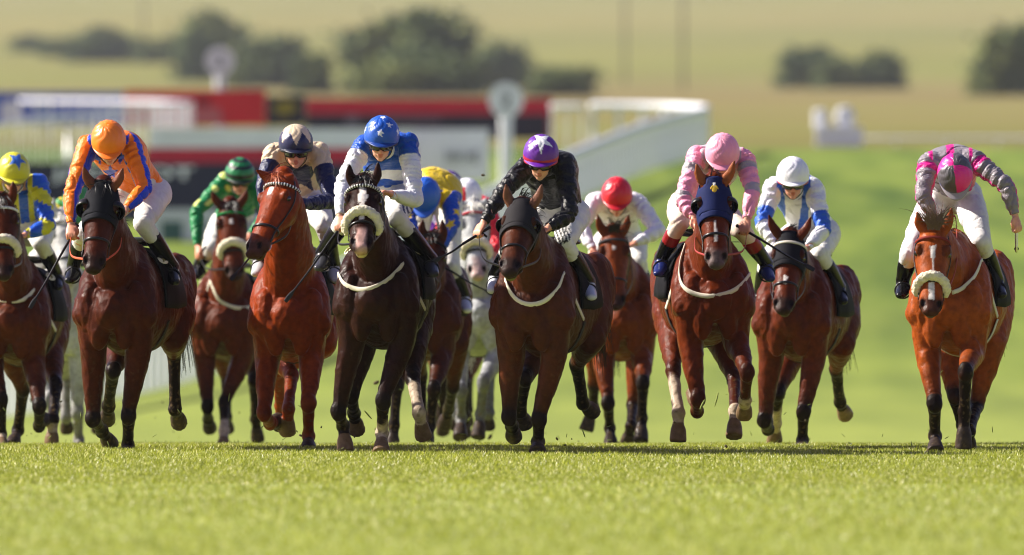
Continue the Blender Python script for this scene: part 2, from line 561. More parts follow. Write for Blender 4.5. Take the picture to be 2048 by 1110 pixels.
    for i, nm in enumerate(('FL', 'FR', 'HL', 'HR')):
        u = pn == nm + 'u'; l = pn == nm + 'l'; hf = pn == nm + 'h'
        m = np.zeros(len(V)); m[u] = smooth(tt[u] + 2 * wob[u], .40, 1.0); m[l] = 1; m[hf] = 1
        mixc(m * pts_amt, dk)
        sk = sp.get('socks', {}).get(nm)
        if sk is not None:
            m = np.zeros(len(V)); m[l] = smooth(tt[l] + wob[l], sk, sk + .06); m[hf] = 1
            mixc(m, S(172, 154, 134))
        m = np.zeros(len(V)); m[hf] = smooth(tt[hf], .12, .2)
        mixc(m, S(112, 90, 68) if (sk is not None or sp.get('palehoof')) else S(58, 48, 42))
        # splashes of mud
        m = np.zeros(len(V)); q_ = u | l | hf; m[q_] = (nz(V[q_], 75, 9 + i) > .52) * (.2 + .35 * (l | hf)[q_]); m[u] *= (nz(V[u], 20, i) > .1)
        mixc(m, S(96, 78, 50))
    hm = ishead
    m = np.where(hm, smooth(ht + .04 * nz(V, 30), .78, .92), 0)
    mixc(m * sp.get('muzzle', .85), sp.get('muzcol', S(38, 29, 26)))
    if sp.get('earcol') is not None: mixc(np.where(pn == 'ear', .85, 0), sp['earcol'])
    m = np.where(pn == 'ear', smooth(tt, .7, 1.0), 0); mixc(m * .3, dk)
    m = np.where(hm & (np.abs(hl_) > .06) & (np.abs(ht - .25) < .07) & (hd_ > -.11), .55, 0); mixc(m, dk)
    bl = sp.get('blaze')
    if bl:
        for (ta, tb_, wa, wb) in bl:
            wd = wa + (wb - wa) * np.clip((ht - ta) / max(tb_ - ta, 1e-3), 0, 1)
            edge = np.abs(hl_ + .007 * nz(V, 25, 8)) - wd
            m = np.where(hm & (ht > ta + .02 * nz(V, 40, 2)) & (ht < tb_ + .02 * nz(V, 35, 4)) & (hd_ > -.06), 1 - smooth(edge, -.003, .004), 0)
            mixc(m, S(222, 214, 205))
    if sp.get('pink'):
        m = np.where(hm, smooth(ht, .72, .8) * (1 - smooth(np.abs(hl_ + .01 * nz(V, 30)), .03, .045)), 0)
        mixc(m * sp.get('pink'), S(196, 156, 146))
    for sg in (-1, 1):
        q = np.sqrt(((ht - .925) * Lh / .033) ** 2 + ((hl_ - sg * .060) / .024) ** 2)
        mixc(np.where(hm & (hd_ > -.08), 1 - smooth(q, .75, 1.1), 0), S(22, 10, 9))
    # mouth: lips parted, pale slobber at the bit
    q = np.sqrt(((ht - .985) * Lh / .03) ** 2 + (hl_ / .04) ** 2)
    mixc(np.where(hm & (hd_ < -.075) & (hd_ > -.10), 1 - smooth(q, .7, 1.1), 0) * .8, S(30, 12, 12))
    mixc(np.where(hm & (hd_ < -.10) & (ht > .9), .45, 0), sp.get('lip', S(120, 110, 80)))
    set_col(me, np.clip(c, .002, 1))
    h.body = link_mesh("horse_coat", me, M_COAT, root)
    h.bvh = BVHTree.FromPolygons([tuple(x) for x in V2], [tuple(p.vertices) for p in me.polygons])
    # eyes
    for sg in (-1, 1):
        e = Soup(); e.ell(Hp(.262, sg * .109 * hw, -.075), (.022, .017, .020), fr, n=16, m=10)
        build("eye", e, M_EYE, root)
    h.mid = lambda b: O + rd * b
    # ---- hair
    hc = sp.get('hair', S(16, 12, 10))
    def hair(name, st):
        m_ = tuft(st); set_col(m_, np.tile(np.array(hc), (len(m_.vertices), 1)) * (1 + .5 * rng.random((len(m_.vertices), 1))))
        link_mesh(name, m_, M_HAIR, root)
    st = []
    nkc = catmull([n0 + up * .28, nk1 + nrm(np.array([0, .5, 1])) * .21, nk2 + nrm(np.array([0, .6, .8])) * .15, poll + nrm(np.array([0, .6, .5])) * .03], 12)
    ms = sp.get('mane_side', 1)
    for _ in range(sp.get('mane_n', 190)):
        c0 = nkc[int(rng.integers(6, len(nkc)))] + rng.normal(0, .012, 3)
        ln = rng.uniform(.05, .12)
        tip = c0 + lt * ms * ln * rng.uniform(.3, .9) + up * ln * rng.uniform(-.5, .7) + rd * ln * rng.uniform(.2, .9)
        st.append((c0, tip, c0 + (tip - c0) * .5 + up * .05, rng.uniform(.003, .006)))
    hair("mane", st)
    if not sp.get('hood') or sp.get('forelock'):
        st = []
        for _ in range(sp.get('fore_n', 46)):
            c0 = Hp(rng.uniform(-.05, .03), rng.uniform(-.045, .045), .0)
            fl = sp.get('fore_up', .0)
            tip = c0 + lv * rng.normal(0, .05 + .03 * fl) + ax * rng.uniform(.02, .13) * (1 - 2.0 * fl) + nv * rng.uniform(-.02, .05) + up * rng.uniform(-.05, .15) * fl
            st.append((c0, tip, (c0 + tip) / 2 + nv * .03 + up * .05 * fl, rng.uniform(.002, .005)))
        hair("forelock", st)
    st = []
    for _ in range(120):
        c0 = tb + rd * .1 + rng.normal(0, .02, 3)
        tip = c0 + rd * rng.uniform(.3, .7) + up * rng.uniform(-.7, -.25) + lt * (rng.normal(0, .03) + sp.get('tail_side', 0))
        st.append((c0, tip, c0 + rd * .25 + up * .06, rng.uniform(.004, .009)))
    hair("tail", st)
    # ---- tack
    tk = sp.get('tackcol', S(14, 12, 11))
    M_T = M_BLACK if 'tackcol' not in sp else sp['tackmat']
    def strap(name, pts, wd=.009, th=.004, m=M_T, lat=None, cols=None, sub=5):
        q = Soup(); q.tube(pts, [(wd, th)] * len(pts), lat=lat if lat is not None else ax, n=8, sub=sub)
        return build(name, q, m, root, cols=cols)
    angs = [R(a) for a in (-20, 10, 40, 65, 90, 115, 140, 170, 200)]
    bo = .012 if sp.get('hood') else .005
    bb = sp.get('browband')
    if bb != 'none':
        pts = [Hring(.10 + .02 * math.sin(a), a, 1.0, bo + .003) for a in angs]
        if bb == 'check':
            q = Soup(); cl = []
            cc = catmull(pts, 6)
            for i, c0 in enumerate(cc):
                n_before = q.n; q.ell(c0, (.011, .011, .011), n=8, m=5)
                cl += [S(235, 235, 230) if i % 2 == 0 else S(15, 15, 18)] * (q.n - n_before)
            me_ = q.mesh("browband"); set_col(me_, np.array(cl)); link_mesh("browband", me_, M_ATTRCLOTH, root)
        else:
            q = Soup(); q.tube(pts, [(.011, .006)] * len(pts), lat=ax, n=8)
            build("browband", q, M_ATTRCLOTH, root, cols=bb if bb else S(16, 13, 12))
    for sg in (0, 1):
        a = R(8) if sg else R(172)
        strap("cheek_strap", [Hring(t, a + (R(-14) if sg else R(14)) * (t - .1), 1.0, bo * .6 + .003) for t in (.02, .15, .3, .5, .68, .84)], .0075, .0035, lat=nv)
        bit = Hp(.87, (.068 if sg else -.068), -.085)
        ring = [bit + ax * .032 * math.cos(x) + nv * .032 * math.sin(x) for x in np.linspace(0, 2 * math.pi, 13)]
        strap("bit_ring", ring, .004, .004, m=M_STEEL, lat=lv)
    if sp.get('noseband', True):
        pts = [Hring(.66, a, 1.0, .005) for a in [R(x) for x in range(-90, 271, 30)]]
        strap("noseband", pts, .010, .004, m=sp.get('nosemat', M_T))
    if sp.get('wool'):
        q = Soup(); tw = sp.get('woolt', .60)
        pts = [Hring(tw + .05 - .10 * math.sin(a), a, 1.0, .020) for a in [R(x) for x in (-16, 0, 25, 50, 75, 90, 105, 130, 155, 180, 196)]]
        q.tube(pts, [.026] + [.034] * (len(pts) - 2) + [.026], lat=ax, n=14, sub=6)
        mw = q.remesh("sheepskin_noseband", .009, 2, .5)
        vv = verts_of(mw); nn = np.empty(len(vv) * 3, np.float32); mw.vertices.foreach_get("normal", nn); nn = nn.reshape(-1, 3)
        set_verts(mw, vv + nn * (.0045 * nz(vv, 130) + .003 * nz(vv, 60, 3))[:, None] + rng.normal(0, .0012, vv.shape))
        link_mesh("sheepskin_noseband", mw, M_WOOL, root)
    if sp.get('hood'):
        hc_ = sp['hood']; te = sp.get('hood_t', .50)
        nu, nv_ = 49, 26
        VV = []
        for t in np.linspace(-.04, te, nv_):
            for a in np.linspace(R(-100), R(280), nu):
                VV.append(Hring(t - (.045 * math.sin(a) if t > te - .09 else 0), a, 1.0, .008))
        VV = np.array(VV)
        eyes_c = [Hp(.262, sg * .107 * hw, -.075) for sg in (-1, 1)]
        ears_c = [Hp(.0, sg * .068, -.05) for sg in (-1, 1)]
        mh = grid_mesh("hood", VV, nu, nv_, skip=lambda c_: min(np.linalg.norm(c_ - e) for e in eyes_c) < .043 or min(np.linalg.norm(c_ - e) for e in ears_c) < .045)
        v_ = verts_of(mh)
        cl = np.tile(np.array(hc_), (len(v_), 1)) * (1 + .12 * nz(v_, 20))[:, None]
        seam = np.abs((v_ - poll) @ lv)
        cl[(seam < .045) & (seam > .040)] *= .5
        set_col(mh, cl)
        oh = link_mesh("hood", mh, M_ATTRCLOTH, root)
        md = oh.modifiers.new("thick", 'SOLIDIFY'); md.thickness = .005; md.offset = 1
        if sp.get('emblem'):
            q = Soup(); ec = Hp(.115, 0, .013)
            q.ell(ec, (.030, .020, .004), (ax, lv, nv), n=14, m=6)
            q.ell(ec + lv * .016 - ax * .012, (.022, .008, .004), (nrm(ax + lv * .6), lv, nv), n=10, m=6)
            q.ell(ec - lv * .016 - ax * .012, (.022, .008, .004), (nrm(ax - lv * .6), lv, nv), n=10, m=6)
            em = build("emblem", q, M_ATTRCLOTH, oh, cols=S(214, 176, 60))
            q = Soup(); q.ell(ec - ax * .028, (.016, .007, .004), (ax, lv, nv), n=10, m=6); q.ell(ec - ax * .038 + lv * .006, (.010, .004, .003), (ax, lv, nv), n=8, m=5); q.ell(ec - ax * .038 - lv * .006, (.010, .004, .003), (ax, lv, nv), n=8, m=5)
            build("emblem_crest", q, M_ATTRCLOTH, oh, cols=S(230, 230, 225))
        if sp.get('blinkers'):
            for e, sg in zip(eyes_c, (-1, 1)):
                VV = []; nu2, nv2 = 15, 11
                out = nrm(lv * sg * .95 + nv * .25); f1 = nrm(ax * .8 + nv * .45); f1 = nrm(f1 - out * (f1 @ out)); f2 = np.cross(out, f1)
                rr = sp['blinkers']
                for i in range(nv2):
                    th = math.pi * .5 * i / (nv2 - 1)       # pole = outward
                    for j in range(nu2):
                        ph = R(70) + R(220) * j / (nu2 - 1)
                        VV.append(e + (out * math.cos(th) * .9 + (f1 * math.cos(ph) + f2 * math.sin(ph)) * math.sin(th)) * rr)
                mb = grid_mesh("blinker_cup", np.array(VV), nu2, nv2)
                ob = link_mesh("blinker_cup", mb, M_BLACK, root)
                md = ob.modifiers.new("thick", 'SOLIDIFY'); md.thickness = .006
    # trunk ring helper
    def Bp(b, a, sc=1.0, off=0.0):
        z = np.interp(b, st_b, st_z); w_ = np.interp(b, st_b, st_w); h_ = np.interp(b, st_b, st_h)
        return B((w_ * sc + off) * math.cos(a), b, z + (h_ * sc + off) * math.sin(a))
    h.Bp = Bp
    nu, nv_ = 31, 12; VV = []
    for b in np.linspace(.46, 1.0, nv_):
        for a in np.linspace(R(-6), R(186), nu):
            VV.append(Bp(b, a, 1.0, .028 + .006 * math.sin(9 * b + 5 * a)))
    VV = np.array(VV)
    msd = grid_mesh("saddle_cloth", VV, nu, nv_)
    sc_col = sp.get('cloth', S(11, 11, 15))
    cl = np.tile(np.array(sc_col), (len(VV), 1)); bi = np.repeat(np.arange(nv_), nu)
    if sp.get('cloth_edge') is not None: cl[bi <= 0] = sp['cloth_edge']
    set_col(msd, cl)
    oc = link_mesh("saddle_cloth", msd, M_ATTRCLOTH, root)
    md = oc.modifiers.new("thick", 'SOLIDIFY'); md.thickness = .012; md.offset = 1
    # round sponsor patch on each side of the cloth
    for sg in (0, 1):
        a = R(44) if sg else R(136)
        c0 = Bp(.56, a, 1.0, .046); nn_ = nrm(c0 - B(0, .56, np.interp(.56, st_b, st_z))); nn_ = nrm(nn_ - rd * .5)
        t1 = nrm(np.cross(nn_, up)); t2 = np.cross(t1, nn_)
        q = Soup(); q.ell(c0 + nn_ * .006, (.042, .042, .006), (t1, t2, nn_), n=18, m=6)
        op = build("round_patch", q, M_ATTRCLOTH, root, cols=S(226, 220, 190))
        q = Soup()
        q.tube([c0 + nn_ * .012 + t1 * -.014 + t2 * .02, c0 + nn_ * .013, c0 + nn_ * .012 + t1 * .008 - t2 * .024], [.007, .008, .005], n=6)
        q.tube([c0 + nn_ * .012 + t1 * .016 + t2 * .016, c0 + nn_ * .013 + t1 * .004, c0 + nn_ * .012 - t1 * .014 - t2 * .014], [.004, .007, .004], n=6)
        build("patch_motif", q, M_ATTRCLOTH, op, cols=S(120, 110, 50))
    q = Soup()
    q.tube([B(0, .50, st_z[3] + .41), B(0, .64, st_z[3] + .425), B(0, .85, st_z[4] + .42), B(0, .98, st_z[4] + .44)], [(.10, .02), (.15, .022), (.16, .022), (.12, .02)], lat=lt, n=16)
    build("saddle", q, M_BLACK, root)
    q = Soup(); q.tube([Bp(.60, a, 1.0, .010) for a in [R(x) for x in range(-164, -15, 18)]], [(.035, .006)] * 9, lat=rd, n=8)
    build("girth", q, M_ATTRCLOTH, root, cols=sp.get('girthcol', S(60, 56, 52)))
    # breast girth laid on the chest
    bg = sp.get('breast')
    if bg:
        pts = []
        for (x, y) in catmull(np.array(bg, float), 4):
            d = Vector(tuple(nrm(P(x, y, 80) - np.array([0, 0, CH]))))
            loc, n_, i_, ds = h.bvh.ray_cast(Vector((0, 0, CH)), d)
            if loc is not None and abs(loc[1] - Y0) < 1.0 and (not pts or abs(loc[1] - pts[-1][1]) < .25):
                pts.append(np.array(loc) + np.array(n_) * .006)
        if len(pts) > 3:
            pts = np.array(pts)
            for _ in range(2): pts[1:-1] = (pts[:-2] + 2 * pts[1:-1] + pts[2:]) / 4
            a_, b_ = pts[0], pts[-1]
            sl = -1 if (a_ - O) @ lt < (b_ - O) @ lt else 1
            pts = np.vstack([[Bp(.5, R(196) if sl < 0 else R(-16), 1, .03)], pts, [Bp(.5, R(-16) if sl < 0 else R(196), 1, .03)]])
            q = Soup(); q.tube(pts, [(.0165, .006)] * len(pts), lat=up, n=8, raw=True)
            build("breast_girth", q, M_ATTRCLOTH, root, cols=sp.get('breastcol', S(214, 206, 186)))
    return h

# ------------------------------------------------------------------ patterns for racing silks
def star_mask(x, y, r, rot=0.0, inner=.42):
    th = np.arctan2(x, y) - rot
    rad = np.hypot(x, y)
    k = np.abs(((th / (2 * math.pi / 5)) + .5) % 1.0 - .5) * 2      # 0 at a point, 1 between points
    # straight edge between (r at k=0) and (inner*r at k=1)
    a0 = math.pi / 5
    ang = k * a0
    p0 = np.array([r, 0.0]); p1 = inner * r * np.array([math.cos(a0), math.sin(a0)])
    e = p1 - p0; nx, ny = e[1], -e[0]
    lim = (nx * p0[0] + ny * p0[1]) / (nx * np.cos(ang) + ny * np.sin(ang))
    return rad < lim

def tri(x):
    return np.abs(((x + 1) % 2) - 1)

class Person: pass

def make_person(sp, h):
    Y0 = h.sp['Y']; root_h = h.root
    j = sp
    cap = P(*j['cap'], Y0 + j.get('capb', .12))
    pt, yw, rl = R(j.get('pitch', 25)), R(j.get('yaw', 0)), R(j.get('roll', 0))
    # head frame: f forward (face), u up, r = viewer's right
    f0 = np.array([math.sin(yw), -math.cos(yw), 0.0]); r0 = np.array([math.cos(yw), math.sin(yw), 0.0]); u0 = np.array([0, 0, 1.0])
    f = f0 * math.cos(pt) - u0 * math.sin(pt); u = u0 * math.cos(pt) + f0 * math.sin(pt)
    r, u = r0 * math.cos(rl) - u * math.sin(rl), u * math.cos(rl) + r0 * math.sin(rl)
    HC = cap - u * .072               # skull centre
    hs = j.get('hs', 1.0)
    def Fp(x, y, z): return HC + (r * x + u * y + f * z) * hs
    gz = ground(Y0)
    hip_z = h.B(0, .9, 0)[2] + (np.interp(.8, h.st[0], h.st[1]) + .36 + .20)
    def pj(key, b, dflt):
        v = j.get(key)
        if v is None: return np.asarray(dflt, float)
        return P(v[0], v[1], Y0 + (v[2] if len(v) > 2 else b))
    SL = pj('SL', .30, cap + np.array([-.20, .20, -.05])); SR = pj('SR', .30, cap + np.array([.20, .20, -.05]))
    sm = (SL + SR) / 2; sl = nrm(SR - SL)
    SLi, SRi = SL + sl * .055, SR - sl * .055
    hw0 = h.B(0, .92, hip_z)
    hip = np.array([hw0[0], hw0[1], max(hip_z, sm[2] - .34)]) if 'hip' not in j else P(*j['hip'], Y0 + .92)
    EL = pj('EL', .18, SL + np.array([-.05, -.12, -.24])); ER = pj('ER', .18, SR + np.array([.05, -.12, -.24]))
    WL = pj('HL', .0, h.B(-.12, .05, sm[2] - .38)); WR = pj('HR', .0, h.B(.12, .05, sm[2] - .38))
    KL = pj('KL', .42, h.B(-.30, .42, hip_z - .16)); KR = pj('KR', .42, h.B(.30, .42, hip_z - .16))
    FL = pj('FL', .55, h.B(-.36, .62, hip_z - .56)); FR = pj('FR', .55, h.B(.36, .62, hip_z - .56))
    root = empty("person", hip, j['label'], "person", "jockeys riding in the race")
    pl = h.lt
    skin = np.array(j.get('skin', S(214, 160, 132)))
    # ------------------------------------------------ body
    s = Soup(); ax3 = (r, u, f)
    s.ell(Fp(0, .035, -.012), (.074, .088, .094), ax3, 'face')
    s.ell(Fp(0, -.050, .028), (.060, .070, .062), ax3, 'face')
    s.ell(Fp(0, -.100, .060), (.026, .020, .024), ax3, 'face')
    s.ell(Fp(0, .012, .080), (.048, .014, .014), ax3, 'face')
    s.tube([Fp(0, .005, .088), Fp(0, -.022, .103), Fp(0, -.040, .110)], [(.008, .008), (.011, .010), (.015, .011)], lat=r, part='nose', n=8)
    for sg in (-1, 1):
        s.ell(Fp(sg * .010, -.043, .100), (.009, .008, .009), ax3, 'nose', n=8, m=6)
        s.ell(Fp(sg * .038, -.030, .066), (.022, .020, .020), ax3, 'face')
        s.ell(Fp(sg * .076, -.012, -.005), (.010, .030, .020), ax3, 'face')
    s.ell(Fp(0, -.064, .088), (.024, .0065, .010), ax3, 'lip', n=10, m=6); s.ell(Fp(0, -.076, .086), (.020, .0065, .010), ax3, 'lip', n=10, m=6)
    nb = sm + np.array([0, .02, .02]) - sl * 0
    s.tube([nb, nb * .4 + Fp(0, -.07, -.04) * .6, Fp(0, -.03, -.03)], [(.062, .06), (.054, .056), (.056, .058)], lat=r, part='skin')
    up3 = np.array([0, 0, .05])
    s.tube([hip + up3 * .5, hip * .5 + sm * .5 + up3, sm + up3 * .2], [(.12, .08), (.13, .085), (.13, .055)], lat=sl, part='skin', n=16)
    for A_, E_, W_ in ((SLi, EL, WL), (SRi, ER, WR)):
        s.tube([A_, A_ * .5 + E_ * .5, E_, E_ * .55 + W_ * .45, W_], [.045, .042, .036, .037, .026], part='skin', n=10, sub=4)
    hipL, hipR = hip - pl * .10, hip + pl * .10
    ank = []
    for H0, K_, F_ in ((hipL, KL, FL), (hipR, KR, FR)):
        a_ = F_ + np.array([0, .07, .05]); ank.append(a_)
        s.tube([H0, H0 * .5 + K_ * .5, K_, K_ * .6 + a_ * .4, a_, F_], [.066, .056, .042, .038, .030, .026], part='skin', n=12, sub=4)
    # hands: palm, four fingers of unequal length closed round what they hold, thumb from the side
    def hand(W_, E_, sg, grip=None):
        d = nrm(W_ - E_)
        d = nrm(d + np.array([0, -.1, 0]))
        lat = nrm(np.cross(d, np.array([0, 0, 1.0]))) * 1.0     # across the knuckles
        if lat[0] < 0: lat = -lat
        pn_ = nrm(np.cross(lat, d))                             # back of the hand
        if pn_[2] < 0 and abs(pn_[2]) > .3: pn_ = -pn_
        if grip is not None:
            g = nrm(grip); lat = nrm(g - d * (g @ d)) if abs(g @ d) < .95 else lat
            pn_ = nrm(np.cross(lat, d))
            if pn_ @ np.array([sg * .5, -1, .3]) < 0: pn_ = -pn_
        s.tube([W_, W_ + d * .045, W_ + d * .085], [(.026, .018), (.038, .017), (.039, .015)], lat=lat, part='hand', n=12)
        for i, (ln, off) in enumerate(((.88, -.030), (1.0, -.0105), (.95, .009), (.76, .028))):
            kx = W_ + d * .088 + lat * off
            p1 = kx + (d * .026 - pn_ * .010) * ln; p2 = p1 + (d * -.002 - pn_ * .026) * ln; p3 = p2 + (-d * .022 - pn_ * .004) * ln
            s.tube([kx - d * .01, kx + pn_ * .003, p1, p2, p3], [.0095, .0100, .0092, .0086, .0072], part='hand', n=8, sub=4)
        tb_ = W_ + d * .030 - lat * .033 * (1 if sg > 0 else 1)
        s.tube([tb_, tb_ + d * .030 - lat * .014 - pn_ * .012, tb_ + d * .058 + lat * .002 - pn_ * .024, tb_ + d * .066 + lat * .022 - pn_ * .028], [.0135, .0118, .0100, .0078], part='hand', n=8, sub=4)
        return W_ + d * .088 - pn_ * .020, lat
    wt = j.get('whip')
    gL = gR = None
    if wt:
        tip = P(*wt['tip'], Y0 + wt.get('b', .1))
        src = WL if wt['hand'] == 'L' else WR
        if wt['hand'] == 'L': gL = tip - src
        else: gR = tip - src
    hgL = hand(WL, EL, -1, gL); hgR = hand(WR, ER, 1, gR)
    me = s.remesh("person_body", .0062, 2, .45)
    V = verts_of(me); pid, tt, la, oth, D = s.nearest(V); pn = np.array(s.parts)[pid]
    c = np.tile(skin, (len(V), 1)) * (1 + .10 * nz(V, 40, 3))[:, None]
    c[pn == 'lip'] = skin * np.array([.80, .50, .50])
    c[pn == 'nose'] *= np.array([1.06, .88, .84])
    c[pn == 'hand'] *= np.array([1.0, .84, .80])
    q = V - HC; qy = q @ u / hs; qz = q @ f / hs; qx = q @ r / hs
    ch = (pn == 'face') & (np.hypot(np.abs(qx) - .04, qy + .03) < .022); c[ch] *= np.array([1.05, .82, .78])
    br = (pn == 'face') & (np.abs(qy - .022) < .006) & (np.abs(np.abs(qx) - .032) < .02) & (qz > .05); c[br] *= .35
    hr = (pn == 'face') & (qz < -.01) & (qy > -.02); c[hr] = S(60, 42, 30)
    set_col(me, c)
    link_mesh("person_body", me, M_SKIN, root)
    for sg in (-1, 1):
        e = Soup(); e.ell(Fp(sg * .031, .002, .074), (.012, .012, .012), ax3, n=12, m=8)
        build("eye", e, M_EYE, root)
    # ------------------------------------------------ jacket
    s = Soup()
    wst = hip * .62 + sm * .38 + np.array([0, 0, .045]); cst = hip * .28 + sm * .72 + np.array([0, .0, .045])
    s.tube([hip + np.array([0, .02, .03]), wst, cst, sm + np.array([0, .03, 0]), sm * .55 + nb * .1 + Fp(0, -.11, -.03) * .35],
           [(.165, .125), (.165, .125), (.195, .135), (.185, .100), (.078, .068)], lat=sl, part='torso', n=24, sub=8)
    for sg, A_ in ((-1, SLi), (1, SRi)):
        s.ell(A_ + sl * sg * -.03, (.085, .085, .078), part='torso', t=.72)
    pf = j.get('puff', 1.0)
    for nm, A_, E_, W_ in (('L', SLi, EL, WL), ('R', SRi, ER, WR)):
        dn = nrm(W_ - E_)
        s.tube([A_, A_ * .66 + E_ * .34, A_ * .3 + E_ * .7, E_], [.077 * pf, .072 * pf, .063 * pf, .056 * pf], lat=(1, 0, 0), part='u' + nm, n=16)
        s.tube([E_, E_ * .7 + W_ * .3, E_ * .35 + W_ * .65, W_ - dn * .028, W_ - dn * .004], [.056 * pf, .056 * pf, .048 * pf, .035, .034], lat=(1, 0, 0), part='f' + nm, n=16, round1=False)
        s.ell(E_, (.057 * pf,) * 3, part='u' + nm, t=1)
    me = s.remesh("jacket", .0078, 3, .5)
    V = verts_of(me); nn = np.empty(len(V) * 3, np.float32); me.vertices.foreach_get("normal", nn); nn = nn.reshape(-1, 3).astype(float)
    pid, tt, la, oth, D = s.nearest(V); pn = np.array(s.parts)[pid]
    # wrinkles: folds across the sleeves, long drags over the back
    sd = Y0 * 7 + j['cap'][0]
    arm = pn != 'torso'
    Ls = np.where(arm, tt * 30 + 4 * nz(V, 9, sd), 0)
    fold = np.where(arm, .008 * np.sin(Ls + 2.2 * nz(V, 14, sd + 3)) * (.5 + .5 * nz(V, 7, sd + 1)), .010 * np.sin(13 * (V @ nrm(sl + .5 * h.up)) + 5 * nz(V, 6, sd)) * (.5 + .5 * nz(V, 8, sd + 6)))
    fold += .002 * nz(V, 26, sd) - .010 * np.exp(-(nz(V, 11, sd + 8) / .075) ** 2)
    set_verts(me, V + nn * fold[:, None])
    x = (V - sm) @ sl; zv = (V - sm)[:, 2]
    ang = np.arctan2(oth, la)
    c = j['silk'](V, pn, tt, x, ang, zv, nn)
    set_col(me, np.clip(c, .003, 1))
    oj = link_mesh("jacket", me, M_SILK, root)
    if j.get('collar', True):
        q = Soup(); cc = sm * .42 + nb * .1 + Fp(0, -.10, -.03) * .48; dcol = nrm(Fp(0, -.07, -.04) - sm)
        a1 = nrm(r - dcol * (r @ dcol)); a2 = np.cross(dcol, a1)
        q.tube([cc + (a1 * math.cos(t) * .070 + a2 * math.sin(t) * .068) for t in np.linspace(0, 2 * math.pi, 17)], [(.022, .010)] * 17, lat=dcol, n=8, raw=True)
        build("collar", q, M_BREECH, oj, cols=j.get('collarcol', S(225, 225, 225)))
    # ------------------------------------------------ breeches
    s = Soup(); bt = j.get('boot_top', .34)
    s.tube([hip + h.rd * .12 + h.up * -.02, hip, hip * .75 + sm * .25], [(.155, .11), (.165, .125), (.15, .10)], lat=pl, part='b', n=20)
    for H0, K_, a_ in ((hipL, KL, ank[0]), (hipR, KR, ank[1])):
        s.tube([H0, H0 * .5 + K_ * .5 + h.up * .01, K_ * .9 + H0 * .1, K_], [.115, .102, .076, .070], lat=pl, part='b', n=16)
        s.tube([K_, K_ * .75 + a_ * .25, K_ * (1 - bt - .08) + a_ * (bt + .08)], [.068, .062, .052], lat=pl, part='b', n=16)
    me = s.remesh("breeches", .011, 3, .5)
    V = verts_of(me); nn = np.empty(len(V) * 3, np.float32); me.vertices.foreach_get("normal", nn); nn = nn.reshape(-1, 3).astype(float)
    set_verts(me, V + nn * (.005 * np.sin(40 * V[:, 2] + 5 * nz(V, 8, sd)) * (.5 + .5 * nz(V, 9, sd)) - .007 * np.exp(-(nz(V, 12, sd) / .08) ** 2))[:, None])
    c = np.tile(np.array(j.get('breech', S(216, 214, 208))), (len(V), 1)) * (1 + .05 * nz(V, 12))[:, None]
    for (px_, py_, rr, cc) in j.get('bmarks', []):
        p_ = P(px_, py_, Y0 + .4); m = (np.hypot((V - p_)[:, 0], (V - p_)[:, 2]) < rr); m &= np.sin(V[:, 0] * 260 + V[:, 2] * 90) > -.2; c[m] = cc
    set_col(me, c)
    link_mesh("breeches", me, M_BREECH, root)
    # ------------------------------------------------ boots
    for K_, a_, F_, sg in ((KL, ank[0], FL, -1), (KR, ank[1], FR, 1)):
        q = Soup()
        q.tube([K_ * (1 - bt) + a_ * bt, K_ * .45 + a_ * .55, K_ * .12 + a_ * .88, a_], [.062, .060, .050, .050], lat=pl, part='shaft', n=16)
        toe = F_ + np.array([sg * .02, -.125, -.055])
        heel = a_ + np.array([0, .035, -.045])
        q.tube([heel, (heel + a_) / 2 + np.array([0, -.01, -.005]), F_ + np.array([0, 0, -.015]), toe], [(.038, .038), (.046, .050), (.052, .042), (.038, .026)], lat=pl, part='foot', n=16)
        me = q.remesh("boot", .010, 2, .5)
        V = verts_of(me); pid, tt, la, oth, D = q.nearest(V); pn = np.array(q.parts)[pid]
        c = np.tile(np.array(j.get('boot', S(11, 11, 12))), (len(V), 1))
        if 'boot_cuff' in j: c[(pn == 'shaft') & (tt < .28)] = j['boot_cuff']
        if 'boot_toe' in j: c[(pn == 'foot') & (tt > .25)] = j['boot_toe']
        set_col(me, c); link_mesh("boot", me, M_BOOT, root)
        # stirrup iron belongs to the saddle of the horse
        q = Soup(); bc = F_ + np.array([0, 0, -.02])
        q.tube([bc + pl * .056 * math.sin(t) - h.up * .055 * math.cos(t) for t in np.linspace(0, 2 * math.pi, 19)], [(.005, .006)] * 19, lat=h.rd, n=8, raw=True)
        q.tube([bc + h.up * .064, bc * .5 + K_ * .5 + pl * sg * -.02 + h.up * .05 + h.rd * .04, h.B(sg * .17, .70, hip_z - .20)], [(.012, .003)] * 3, lat=h.rd, n=6)
        build("stirrup", q, M_BLACK, root_h)
    # ------------------------------------------------ helmet
    HX, HY, HZ = .110 * hs, .126 * hs, .132 * hs
    hc_ = Fp(0, .045, -.008)
    nu, nv_ = 96, 44; VV = []; DD = []
    for i in range(nv_):
        el = R(90) - R(104) * i / (nv_ - 1)
        for k in range(nu):
            az = 2 * math.pi * k / nu
            e2 = el if el > 0 else el * (1 - .35 * math.cos(az))
            dx, dy, dz_ = math.cos(e2) * math.sin(az), math.sin(e2), math.cos(e2) * math.cos(az)
            DD.append((dx, dy, dz_))
            puck = 1 + .012 * math.sin(az * 11 + 3 * math.sin(el * 5)) * max(0, math.sin(el * 2.2)) + .006 * math.sin(az * 23 + el * 30)
            VV.append(hc_ + (r * dx * HX + u * dy * HY + f * dz_ * HZ) * puck)
    VV = np.array(VV); DD = np.array(DD)
    mh = grid_mesh("helmet", VV, nu, nv_, closed_u=True)
    az = np.arctan2(DD[:, 0], DD[:, 2]); el = np.arcsin(np.clip(DD[:, 1], -1, 1))
    c = j['capf'](az, el, DD)
    set_col(mh, np.clip(c, .003, 1))
